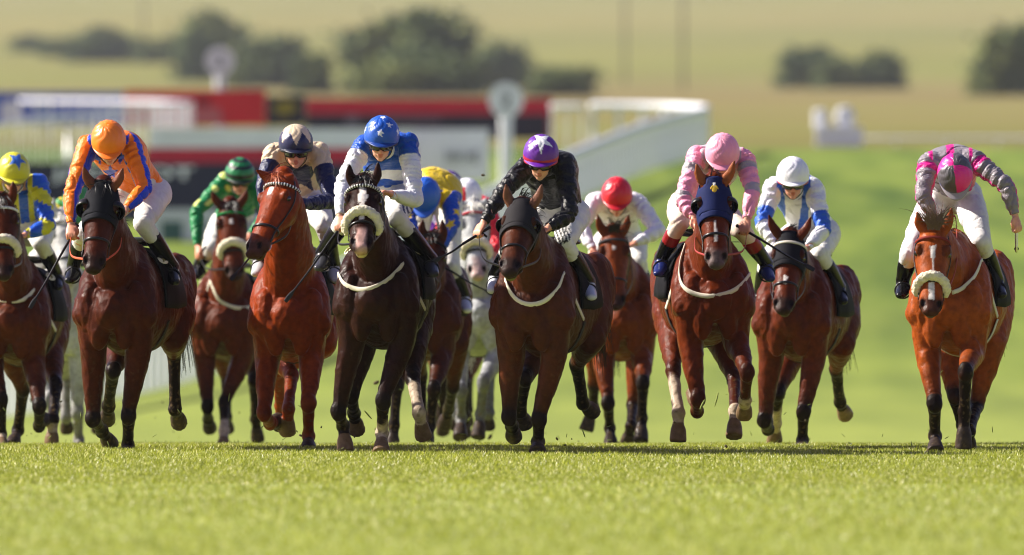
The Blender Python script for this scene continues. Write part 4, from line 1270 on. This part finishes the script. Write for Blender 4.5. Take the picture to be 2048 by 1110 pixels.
def ramp_mat(name, layers, rough=.9, bumpscale=None, spec=.2, grad=None, gain=.86):
    """layers: (scale xyz, detail, [(pos,col)...]) mixed by averaging multiplies"""
    m = bpy.data.materials.new(name); m.use_nodes = True
    nt = m.node_tree; N = nt.nodes; L = nt.links; b = N["Principled BSDF"]
    b.inputs["Roughness"].default_value = rough; b.inputs["Specular IOR Level"].default_value = spec
    tc = N.new("ShaderNodeTexCoord"); src = None
    for (sc, det, stops, fac) in layers:
        mp = N.new("ShaderNodeMapping"); mp.inputs["Scale"].default_value = sc
        L.new(tc.outputs["Object"], mp.inputs[0])
        nn = N.new("ShaderNodeTexNoise"); nn.inputs["Scale"].default_value = 1; nn.inputs["Detail"].default_value = det
        L.new(mp.outputs[0], nn.inputs["Vector"])
        rp = N.new("ShaderNodeValToRGB")
        e = rp.color_ramp.elements
        e[0].position, e[0].color = stops[0][0], (*stops[0][1], 1)
        e[1].position, e[1].color = stops[-1][0], (*stops[-1][1], 1)
        for p_, c_ in stops[1:-1]:
            q = e.new(p_); q.color = (*c_, 1)
        L.new(nn.outputs[0], rp.inputs[0])
        if src is None: src = rp.outputs[0]
        else:
            mx = N.new("ShaderNodeMix"); mx.data_type = 'RGBA'; mx.inputs[0].default_value = fac
            L.new(src, mx.inputs[6]); L.new(rp.outputs[0], mx.inputs[7]); src = mx.outputs[2]
    if grad:
        sx = N.new("ShaderNodeSeparateXYZ"); L.new(tc.outputs["Object"], sx.inputs[0])
        mr = N.new("ShaderNodeMapRange"); mr.inputs[1].default_value = grad[0]; mr.inputs[2].default_value = grad[1]; L.new(sx.outputs[1], mr.inputs[0])
        mx = N.new("ShaderNodeMix"); mx.data_type = 'RGBA'; mx.inputs[7].default_value = (*grad[2], 1)
        m2 = N.new("ShaderNodeMath"); m2.operation = 'MULTIPLY'; m2.inputs[1].default_value = grad[3]; L.new(mr.outputs[0], m2.inputs[0])
        L.new(m2.outputs[0], mx.inputs[0]); L.new(src, mx.inputs[6]); src = mx.outputs[2]
    gm = N.new("ShaderNodeVectorMath"); gm.operation = 'SCALE'; gm.inputs["Scale"].default_value = gain
    L.new(src, gm.inputs[0]); L.new(gm.outputs[0], b.inputs["Base Color"])
    return m

G1, G2, G3 = S(65, 92, 16), S(91, 119, 23), S(121, 140, 46)
M_TURF = ramp_mat("turf", [((.25, .035, 1), 3, [(.36, G1), (.5, G2), (.64, G3)], 1), ((.10, .012, 1), 2, [(.42, S(67, 96, 16)), (.58, S(121, 142, 46))], .5), ((.7, .10, 1), 4, [(.36, S(58, 80, 16)), (.64, S(142, 154, 60))], .4)], grad=(250, 175, S(164, 172, 78), .6))
def field_mat():
    m = ramp_mat("downland", [((.03, .008, 1), 5, [(.36, S(112, 101, 46)), (.5, S(142, 133, 65)), (.64, S(131, 135, 53))], 1)])
    nt = m.node_tree; N = nt.nodes; L = nt.links; b = N["Principled BSDF"]
    base = b.inputs["Base Color"].links[0].from_socket
    tc = [n for n in N if n.type == 'TEX_COORD'][0]
    sx = N.new("ShaderNodeSeparateXYZ"); L.new(tc.outputs["Object"], sx.inputs[0])
    mp = N.new("ShaderNodeMapping"); mp.inputs["Scale"].default_value = (.022, .003, 1); L.new(tc.outputs["Object"], mp.inputs[0])
    nn = N.new("ShaderNodeTexNoise"); nn.inputs["Scale"].default_value = 1; nn.inputs["Detail"].default_value = 4; L.new(mp.outputs[0], nn.inputs["Vector"])
    ma = N.new("ShaderNodeMath"); ma.operation = 'MULTIPLY_ADD'; ma.inputs[1].default_value = 900; L.new(nn.outputs[0], ma.inputs[0]); L.new(sx.outputs[1], ma.inputs[2])
    mb = N.new("ShaderNodeMath"); mb.operation = 'MULTIPLY_ADD'; mb.inputs[1].default_value = -1.6; L.new(sx.outputs[0], mb.inputs[0]); L.new(ma.outputs[0], mb.inputs[2])
    mr = N.new("ShaderNodeMapRange"); mr.inputs[1].default_value = 450; mr.inputs[2].default_value = 4450; L.new(mb.outputs[0], mr.inputs[0])
    rp = N.new("ShaderNodeValToRGB"); e = rp.color_ramp.elements
    cols = [(0, S(131, 115, 58)), (.10, S(121, 122, 51)), (.17, S(142, 129, 72)), (.24, S(131, 110, 67)), (.31, S(140, 126, 70)), (.37, S(124, 132, 46)), (.45, S(140, 140, 58)), (.52, S(118, 126, 44)), (.60, S(152, 142, 70)), (.74, S(138, 136, 54)), (1, S(147, 142, 65))]
    e[0].position, e[0].color = cols[0][0], (*cols[0][1], 1); e[1].position, e[1].color = cols[-1][0], (*cols[-1][1], 1)
    for p_, c_ in cols[1:-1]:
        q = e.new(p_); q.color = (*c_, 1)
    L.new(mr.outputs[0], rp.inputs[0])
    mx = N.new("ShaderNodeMix"); mx.data_type = 'RGBA'; mx.inputs[0].default_value = .55
    L.new(base, mx.inputs[6]); L.new(rp.outputs[0], mx.inputs[7]); gm = N.new("ShaderNodeVectorMath"); gm.operation = 'SCALE'; gm.inputs["Scale"].default_value = .80
    L.new(mx.outputs[2], gm.inputs[0]); L.new(gm.outputs[0], b.inputs["Base Color"])
    return m
M_HILL = field_mat()
ys = np.concatenate([np.arange(-60, 76, 6.0), np.arange(76, 120, 1.0), np.arange(120, 297, 2.0), [296.9]])
ground_mesh("racecourse_turf", ys, lambda Y: 60 + abs(Y) * .55, M_TURF, nx=41)
ys = np.concatenate([[296.9], np.arange(300, 420, 6), np.arange(420, 1000, 20), np.arange(1000, 4600, 70)])
ground_mesh("downland_hill", ys, lambda Y: 60 + abs(Y) * .55, M_HILL, nx=121, rough=.3)

# ------------------------------------------------------------------ grass blades on the near turf
def grass():
    n = 210000
    Y = rng.uniform(47, 100, n)
    # more blades where the lens is focused
    extra = rng.uniform(66, 90, 200000)
    Y = np.concatenate([Y, extra]); n = len(Y)
    X = rng.uniform(-1, 1, n) * (Y * .045 + 1.3)
    Z = np.interp(Y, _dd, _zz)
    patch = .5 + .5 * np.sin(X * 1.9 + 2 * np.sin(Y * .7)) * np.sin(Y * 1.3 + X)
    H = rng.uniform(.012, .032, n) * (.75 + .5 * patch)
    tall = rng.random(n) < .03; H[tall] *= 1.5
    A = rng.uniform(0, 2 * math.pi, n); wd = rng.uniform(.0018, .0036, n)
    lean = rng.uniform(.1, .9, n) * H; la = rng.uniform(0, 2 * math.pi, n)
    bx, by = np.cos(A) * wd, np.sin(A) * wd
    lx, ly = np.cos(la) * lean, np.sin(la) * lean
    V = np.empty((n, 5, 3))
    base = np.stack([X, Y, Z - .004], 1)
    V[:, 0] = base - np.stack([bx, by, 0 * bx], 1); V[:, 1] = base + np.stack([bx, by, 0 * bx], 1)
    mid = base + np.stack([lx * .35, ly * .35, H * .6], 1)
    V[:, 2] = mid + np.stack([bx, by, 0 * bx], 1) * .8; V[:, 3] = mid - np.stack([bx, by, 0 * bx], 1) * .8
    V[:, 4] = base + np.stack([lx, ly, H], 1)
    me = bpy.data.meshes.new("grass")
    me.vertices.add(n * 5); me.vertices.foreach_set("co", V.astype(np.float32).ravel())
    loops = np.empty((n, 7), np.int32); o = (np.arange(n) * 5)[:, None]
    loops[:] = np.array([0, 1, 2, 3, 3, 2, 4])[None] + o
    me.loops.add(n * 7); me.loops.foreach_set("vertex_index", loops.ravel())
    me.polygons.add(n * 2)
    ls = np.empty((n, 2), np.int32); ls[:, 0] = np.arange(n) * 7; ls[:, 1] = np.arange(n) * 7 + 4
    me.polygons.foreach_set("loop_start", ls.ravel())
    me.update(calc_edges=True); me.validate()
    g0, g1 = np.array(S(114, 126, 24)), np.array(S(178, 182, 76)); st = np.array(S(226, 220, 160))
    t = rng.random(n)[:, None]; c = g0 * (1 - t) + g1 * t
    dry = rng.random(n) < .09; c[dry] = st
    set_col(me, np.repeat(c, 5, axis=0))
    m = bpy.data.materials.new("grass blade"); m.use_nodes = True
    nt = m.node_tree; N = nt.nodes; L = nt.links; b = N["Principled BSDF"]
    at = N.new("ShaderNodeAttribute"); at.attribute_name = "Col"
    L.new(at.outputs[0], b.inputs["Base Color"]); b.inputs["Roughness"].default_value = .38; b.inputs["Specular IOR Level"].default_value = .5
    tr = N.new("ShaderNodeBsdfTranslucent"); L.new(at.outputs[0], tr.inputs[0])
    mx = N.new("ShaderNodeMixShader"); mx.inputs[0].default_value = .5
    L.new(b.outputs[0], mx.inputs[1]); L.new(tr.outputs[0], mx.inputs[2]); L.new(mx.outputs[0], N["Material Output"].inputs[0])
    ob = link_mesh("grass", me, m, smooth_sh=False)
    tag(ob, "short bright green racecourse grass", "grass", kind="stuff")
grass()

# ------------------------------------------------------------------ running rails
def rail(name, pts, label, post_d=1.4, h=1.15, foot=True, tr=.075, pw=.055, pw2=None):
    pts = np.array(pts, float)
    seg = np.linalg.norm(np.diff(pts[:, :2], axis=0), axis=1); L_ = np.concatenate([[0], np.cumsum(seg)])
    n = max(int(L_[-1] / post_d), 2)
    t = np.linspace(0, L_[-1], n + 1)
    xs = np.interp(t, L_, pts[:, 0]); ys_ = np.interp(t, L_, pts[:, 1])
    zs = np.array([ground(y) for y in ys_])
    root = empty(name, (xs[0], ys_[0], zs[0]), label, "rail", "white running rails")
    q = Soup(); q.tube(np.stack([xs, ys_, zs + h], 1), [(tr, tr)] * len(xs), lat=(0, 0, 1), n=10, raw=True)
    build("top_rail", q, M_PLASTIC, root)
    step = max(1, math.ceil(len(xs) / 98))
    proto = None
    for x, y, z in zip(xs[::step], ys_[::step], zs[::step]):
        if proto is None:
            q = Soup(); q.tube([(x, y, z - .1), (x, y, z + h * .6), (x, y, z + h - .02)], [(pw, pw * .6)] * 3, n=8, sub=3)
            proto = build("post", q, M_PLASTIC, root); first = np.array([x, y, z])
        else:
            c = proto.copy(); COL.objects.link(c); c.parent = root
            s_ = 1.0 if pw2 is None or y < 228 else pw2 / pw
            c.scale = (s_, s_, 1)
            c.location = tuple(np.array([x, y, z]) - np.array([first[0] * s_, first[1] * s_, first[2]]) + np.array([root.location[0] * (s_ - 1), root.location[1] * (s_ - 1), 0]))
    return root

def arc(c, r, a0, a1, n=10):
    return [(c[0] + r * math.cos(R(a)), c[1] + r * math.sin(R(a))) for a in np.linspace(a0, a1, n)]
ra, rb = -38.8, .15
line = [(ra + rb * Y, Y) for Y in np.linspace(197, 292, 40)]
ex, ey = line[-1]
cen = (ex - 3.0, ey + .3)
crv = arc(cen, 3.02, -5, 88, 10)
back = [(x, crv[-1][1] + .02 * (ex - x)) for x in np.linspace(crv[-1][0] - .3, (1105 - 1024) / FPX * 294, 9)]
rail("running_rail", [p_ for p_ in line if p_[1] < 243], "near stretch of white running rail, its posts showing between galloping legs", post_d=.75, h=1.15, tr=.09, pw=.075)
rail("running_rail", [p_ for p_ in line if p_[1] > 240] + crv, "white running rail climbing above the red capped rider to a rounded end", post_d=.66, h=1.15, tr=.10, pw=.062)
rail("running_rail", back, "white rail section closing off the course beside the red hoarding", post_d=.32, h=1.12, tr=.07, pw=.03)
# rail on the left, corner at px 385
Yc = 305.0
def gx(px, Y): return (px - 1024) / FPX * Y
near = [(gx(-60, 279), 279), (gx(60, 284), 284), (gx(180, 289), 289), (gx(300, 297), 297), (gx(385, Yc), Yc)]
rail("running_rail", near, "pale slatted white rail running up to the corner above the orange rider", post_d=1.0, h=1.12, tr=.05, pw=.024)
far = [(gx(385, Yc), Yc + .1), (gx(300, 320), 320), (gx(150, 326), 326), (gx(40, 330), 330)]
rail("running_rail", far, "thin white rail in front of the blue hoarding", post_d=1.2, h=1.12, tr=.05, pw=.025)
rail("running_rail", [(gx(1690, 303), 303), (gx(1850, 303), 303), (gx(2200, 303), 303)], "low white rail along the top of the green course behind the lone rider", post_d=1.2, h=.20, tr=.035, pw=.025)

# ------------------------------------------------------------------ hoardings
def text_mesh(name, txt, h, m, parent, x0, z0, y, width=None, cols=None):
    cu = bpy.data.curves.new("txt", 'FONT'); cu.body = txt; cu.size = 1; cu.extrude = .004; cu.offset = .03
    o = bpy.data.objects.new("txt", cu); COL.objects.link(o)
    dg = bpy.context.evaluated_depsgraph_get()
    me = bpy.data.meshes.new_from_object(o.evaluated_get(dg))
    bpy.data.objects.remove(o); bpy.data.curves.remove(cu)
    v = verts_of(me); mn, mxx = v.min(0), v.max(0)
    sx = (h / (mxx[1] - mn[1])) if width is None else width / (mxx[0] - mn[0])
    sz = h / (mxx[1] - mn[1])
    out = np.stack([x0 + (v[:, 0] - mn[0]) * sx, y - v[:, 2] * 1.0 - .004, z0 + (v[:, 1] - mn[1]) * sz], 1)
    set_verts(me, out)
    set_col(me, np.tile(np.array(cols), (len(v), 1)))
    return link_mesh(name, me, m, parent, smooth_sh=False)

def panel(name, x0, x1, y0, y1, Y, col, parent, thick=.05, off=0.0):
    """flat painted panel given by its picture rectangle at distance Y"""
    a = P(x0, y1, Y); b = P(x1, y0, Y)
    q = Soup(); q.box(((a[0] + b[0]) / 2, Y - off, (a[2] + b[2]) / 2), ((b[0] - a[0]) / 2, thick / 2, (b[2] - a[2]) / 2))
    return build(name, q, M_BOARD, parent, cols=col, smooth_sh=False)

def hoarding(label, x0, x1, Y, panels, texts=(), blobs=()):
    root = empty("hoarding", (gx((x0 + x1) / 2, Y), Y, ground(Y)), label, "hoarding", "advertising hoardings beside the rails")
    top = min(p[2] for p in panels); bot = max(p[3] for p in panels)
    for i, (a, b, t, u_, c) in enumerate(panels):
        panel("panel", a, b, t, u_, Y, c, root, off=.003 * i)
    for px in np.linspace(x0 + 8, x1 - 8, max(2, int((x1 - x0) / 90))):
        zt = P(0, top + 3, Y)[2]; zg = ground(Y + .1)
        q = Soup(); q.box((gx(px, Y), Y + .075, (zt + zg) / 2 - .1), (.035, .03, (zt - zg) / 2 + .1))
        build("post", q, M_STEEL, root)
    for (txt, a, b, t, u_, c) in texts:
        l = P(a, u_, Y); r_ = P(b, t, Y)
        text_mesh("lettering", txt, r_[2] - l[2], M_BOARD, root, l[0], l[2], Y - .06, width=r_[0] - l[0], cols=c)
    for poly, c in blobs:
        V = [tuple(P(x, y, Y) + np.array([0, -.055, 0])) for x, y in poly] + [tuple(P(x, y, Y) + np.array([0, -.04, 0])) for x, y in poly]
        n = len(poly)
        me = bpy.data.meshes.new("motif"); me.from_pydata(V, [], [tuple(range(n)), tuple(range(2 * n - 1, n - 1, -1))] + [(i, i + n, (i + 1) % n + n, (i + 1) % n) for i in range(n)]); me.update()
        set_col(me, np.tile(np.array(c), (2 * n, 1)))
        link_mesh("motif", me, M_BOARD, root, smooth_sh=False)
    return root

CRIM, DNAV, PWHT = S(196, 32, 60), S(36, 40, 66), S(240, 242, 248)
hoarding("blue hoarding with blurred white shapes behind the thin rail", -60, 247, 334, [(-60, 247, 184, 250, S(30, 84, 196)), ],
         blobs=[([(0, 205), (30, 198), (58, 250), (0, 250)], PWHT), ([(66, 190), (104, 190), (96, 214), (124, 226), (118, 248), (66, 248)], S(128, 156, 210))])
hoarding("bright red hoarding left of the yellow motif", 249, 532, 334, [(249, 532, 180, 252, S(228, 38, 46))], blobs=[([(255, 225), (440, 214), (446, 250), (255, 250)], S(206, 110, 112)), ([(392, 196), (420, 192), (420, 212), (394, 214)], S(160, 30, 40))])
hoarding("navy square hoarding with yellow motif", 533, 611, 333, [(533, 611, 192, 252, S(32, 34, 56))], blobs=[([(546, 214), (562, 202), (584, 202), (596, 216), (580, 230), (556, 230)], S(150, 142, 44))])
hoarding("long red and dark hoarding behind the number disc", 612, 1104, 330, [(612, 1104, 197, 228, S(206, 34, 58)), (612, 1104, 228, 300, S(50, 46, 60))],
         blobs=[([(770, 233), (880, 233), (880, 246), (770, 246)], S(104, 84, 96)), ([(690, 232), (716, 230), (716, 252), (694, 252)], S(110, 106, 118)), ([(1094, 230), (1104, 230), (1104, 300), (1094, 300)], S(150, 40, 60))])
hoarding("dark hoarding with white capitals under a crimson stripe, behind the green rider", 128, 712, 262, [(300, 830, 257, 296, PWHT), (290, 830, 296, 326, CRIM), (30, 712, 326, 412, DNAV), (60, 712, 412, 470, S(62, 64, 82))],
         texts=[("JACKPOT", 102, 388, 333, 366, PWHT)])
hoarding("white hoarding panel with faint grey lettering above the yellow rider", 832, 978, 263.5, [(826, 978, 258, 362, S(240, 241, 247))], texts=[("HH HE", 892, 958, 300, 326, S(150, 152, 158))])
hoarding("white framed panel with dark green face behind the horses", 300, 480, 256, [(296, 480, 418, 520, S(206, 210, 216)), (322, 366, 442, 500, S(60, 96, 92)), (392, 470, 440, 500, S(150, 158, 160))])

# ------------------------------------------------------------------ distance discs
def disc_post(px, py, rpx, Y, label, txt):
    c = P(px, py, Y); r_ = rpx / FPX * Y; zg = ground(Y)
    root = empty("distance_post", (c[0], Y, zg), label, "distance post", "round white distance posts")
    q = Soup(); q.tube([(c[0], Y + .02, zg - .1), (c[0], Y + .02, c[2] - r_ * .9)], [(.15, .06)] * 2, n=14)
    build("post", q, M_PLASTIC, root)
    q = Soup(); q.tube([(c[0], Y - .05, c[2]), (c[0], Y + .05, c[2])], [(r_, r_)] * 2, lat=(1, 0, 0), n=40, round0=False, round1=False)
    d = build("disc", q, M_PLASTIC, root, smooth_sh=False)
    text_mesh("numeral", txt, r_ * .95, M_BOARD, d, c[0] - r_ * .32, c[2] - r_ * .48, Y - .053, width=r_ * .64, cols=S(120, 124, 130))
disc_post(440, 122, 29, 342, "small round white distance post in front of the dark trees", "2")
disc_post(1012, 200, 35, 272, "large round white distance post above the black rider's shoulder", "2")

# white marker left on the course edge
root = empty("course_marker", (gx(1672, 302), 302, ground(302)), "white two-lobed marker standing alone at the edge of the course", "marker")
q = Soup(); b0 = P(1672, 280, 302); zg = ground(302)
q.box((gx(1678, 302), 302, zg + .22), (.62, .22, .30))
build("base", q, M_PLASTIC, root, smooth_sh=False)
q = Soup(); q.tube([(gx(1640, 302), 302, zg + .5), (gx(1640, 302), 302, zg + .92)], [(.17, .06)] * 2, n=12); build("upright", q, M_PLASTIC, root)
q = Soup(); q.tube([(gx(1688, 302), 302, zg + .5), (gx(1690, 302), 302, zg + .75), (gx(1688, 302), 302, zg + .98)], [(.14, .06), (.26, .07), (.2, .06)], n=14); build("lobe", q, M_PLASTIC, root)

# ------------------------------------------------------------------ trees and poles on the hill
def _Yof(py):
    yy = np.arange(300, 5800, 5.0)
    p = 555 - (np.interp(yy, _dd, _zz) - CH) / yy * FPX
    return float(np.interp(-py, -p, yy))
def leafmat(name, c0, c1):
    m = bpy.data.materials.new(name); m.use_nodes = True
    nt = m.node_tree; N = nt.nodes; L = nt.links; b = N["Principled BSDF"]
    at = N.new("ShaderNodeAttribute"); at.attribute_name = "Col"; L.new(at.outputs[0], b.inputs["Base Color"]); b.inputs["Roughness"].default_value = .7; b.inputs["Specular IOR Level"].default_value = .2
    return m
M_LEAF = leafmat("foliage", None, None)
M_BARK = mat("bark", S(70, 58, 46), rough=.9, noise=(3, .3))
def tree(px, base, top, wpx, label, seed, lobes=6, name="tree"):
    g = np.random.default_rng(seed)
    Y = _Yof(base); X = gx(px, Y); zg = hillz(X, Y); sc = Y / FPX
    H = (base - top) * sc * 1.18; W = wpx * sc / 2 * 1.3
    root = empty(name, (X, Y, zg), label, name, "trees and bushes on the far hillside")
    q = Soup()
    q.tube([(X, Y, zg - .6), (X + .02 * W, Y, zg + H * .3), (X - .03 * W, Y, zg + H * .72)], [(H * .045,) * 2, (H * .032,) * 2, (H * .012,) * 2], n=10)
    for k in range(6):
        a = g.uniform(0, 6.28); z0 = zg + H * g.uniform(.15, .45)
        q.tube([(X, Y, z0), (X + math.cos(a) * W * .35, Y + math.sin(a) * W * .35, z0 + H * .2), (X + math.cos(a) * W * .6, Y + math.sin(a) * W * .6, z0 + H * .3)], [H * .018, H * .012, H * .005], n=6, sub=3)
    build("trunk", q, M_BARK, root)
    cs = []
    for k in range(lobes):
        a = 2 * math.pi * k / lobes + g.uniform(-.4, .4); rr = g.uniform(.25, .62)
        cs.append((math.cos(a) * rr * W, math.sin(a) * rr * W * .8, H * g.uniform(.30, .68), g.uniform(.34, .5)))
    cs.append((0, 0, H * .62, .5)); cs.append((W * g.uniform(-.3, .3), 0, H * .74, .36)); cs.append((0, 0, H * .28, .5)); cs.append((W * .55, 0, H * .12, .34)); cs.append((-W * .55, 0, H * .12, .34))
    n = 4200
    ci = g.integers(0, len(cs), n); C = np.array(cs)[ci]
    d = g.normal(size=(n, 3)); d /= np.linalg.norm(d, axis=1)[:, None]; rad = g.uniform(.2, 1.0, n) ** .6 * (.9 + np.abs(g.normal(0, .48, n)))
    R_ = C[:, 3:4] * np.array([[W * 1.05, W * .9, H * .52]])
    p = C[:, :3] + d * R_ * rad[:, None]
    p[:, 2] = np.clip(p[:, 2], H * .02, H * 1.02)
    p += np.array([X, Y, zg])
    sz = g.uniform(.5, 1.1, n)[:, None] * (W + H) * .045
    e1 = g.normal(size=(n, 3)); e1 /= np.linalg.norm(e1, axis=1)[:, None]
    e2 = np.cross(e1, g.normal(size=(n, 3))); e2 /= np.linalg.norm(e2, axis=1)[:, None]
    V = np.stack([p - e1 * sz, p - e2 * sz * .6, p + e1 * sz, p + e2 * sz * .6], 1).reshape(-1, 3)
    me = bpy.data.meshes.new("crown"); me.from_pydata(V.tolist(), [], [(4 * i, 4 * i + 1, 4 * i + 2, 4 * i + 3) for i in range(n)]); me.update()
    base_c = np.array([S(88, 104, 56), S(108, 118, 62), S(78, 96, 58)])[g.integers(0, 3, len(cs))][ci]
    set_col(me, np.repeat(base_c * g.uniform(.8, 1.2, n)[:, None], 4, axis=0))
    link_mesh("crown", me, M_LEAF, root, smooth_sh=False)
for i, (px, b, t, wp, lb) in enumerate([
    (70, 104, 74, 80, "low dark bush at the far end of the hedge line"),
    (130, 116, 80, 80, "rounded bush next to the end of the hedge line"),
    (195, 126, 64, 100, "pointed dark tree standing above the low hedge"),
    (262, 126, 80, 90, "squat bush between the pointed tree and the thin pole"),
    (335, 128, 84, 110, "wide low bush beside the thin pole"),
    (430, 158, 36, 140, "tall dark tree directly behind the small distance post"),
    (540, 166, 76, 150, "broad bushy tree right of the small distance post"),
    (625, 180, 108, 70, "small bush at the lower end of the tree line"),
    (770, 176, 42, 140, "left half of the big twin tree above the blue starred cap"),
    (872, 180, 30, 150, "tallest grey green tree above the long red hoarding"),
    (840, 188, 104, 200, "low spreading bush at the foot of the tallest tree"),
    (1005, 166, 84, 104, "separate rounded tree above the large distance post"),
    (1122, 192, 140, 120, "low scrub bush sloping down behind the rail end"),
    (1620, 166, 94, 120, "dark bush at the near end of the hedge above the white rider"),
    (1690, 168, 114, 110, "low middle bush of the hedge above the white rider"),
    (1760, 168, 100, 90, "end bush of the hedge above the white rider"),
    (2030, 190, 68, 150, "large dark tree cut off at the edge above the lone rider")]):
    tree(px, b, t, wp, lb, 100 + i)
for px, b, lb in ((287, 112, "thin blurred pole above the low hedge"), (1250, 160, "thin blurred pole on the hillside nearer the large distance post"), (1366, 170, "thin blurred pole on the hillside above the pink rider")):
    Y = _Yof(b); X = gx(px, Y); zg = hillz(X, Y)
    root = empty("utility_pole", (X, Y, zg), lb, "pole", "poles on the hillside")
    q = Soup(); q.tube([(X, Y, zg - .5), (X, Y, zg + 16)], [.16, .12], n=10); build("shaft", q, M_BARK, root)
    q = Soup(); q.box((X, Y, zg + 15), (1.4, .1, .1)); build("crossarm", q, M_BARK, root)

# ------------------------------------------------------------------ kicked up clods of turf
M_CLOD = mat("soil clod", S(74, 62, 38), rough=.95, bump=[(40, .8, .01)])
M_CLODG = mat("grass clod", S(116, 128, 58), rough=.9, bump=[(40, .8, .01)])
def clod(px, py, Y, r_, m):
    q = Soup(); q.ell((0, 0, 0), (r_, r_ * .8, r_ * .6), n=9, m=6)
    me = q.mesh("turf_clod"); v = verts_of(me); v *= (1 + .35 * nz(v, 1.6 / r_, px))[:, None]; set_verts(me, v)
    if m is M_CLODG: me.transform(Matrix.Diagonal((1.9, .6, .45, 1)))
    me.transform(Matrix.Rotation(rng.uniform(0, 6), 3, 'Y').to_4x4())
    o = link_mesh("turf_clod", me, m); o.location = tuple(P(px, py, Y))
    tag(o, "small clod of turf kicked up between the galloping horses", "clod", "clods of turf in the air")
clod(966, 350, 84, .016, M_CLOD)
for k in range(170):
    hh = HORSES[int(rng.integers(0, len(HORSES)))].sp
    px = hh['cx'] + rng.normal(0, 75); py = 904 - abs(rng.normal(0, 60)) - 6
    if px < 0 or px > 2048: continue
    clod(px, py, hh['Y'] + rng.uniform(-.9, 2.0), rng.uniform(.005, .013) if k % 9 else rng.uniform(.016, .026), M_CLODG if rng.random() < .6 else M_CLOD)

# ------------------------------------------------------------------ air
q = Soup(); q.box((0, 2270, 75), (2800, 2350, 79))
m = bpy.data.materials.new("haze air"); m.use_nodes = True
nt = m.node_tree; nt.nodes.remove(nt.nodes["Principled BSDF"])
pv = nt.nodes.new("ShaderNodeVolumePrincipled"); pv.inputs["Color"].default_value = (.86, .90, .95, 1); pv.inputs["Density"].default_value = HAZE; pv.inputs["Anisotropy"].default_value = .3
nt.links.new(pv.outputs[0], nt.nodes["Material Output"].inputs["Volume"])
hz_ = build("haze", q, m, None, smooth_sh=False); hz_["kind"] = "stuff"
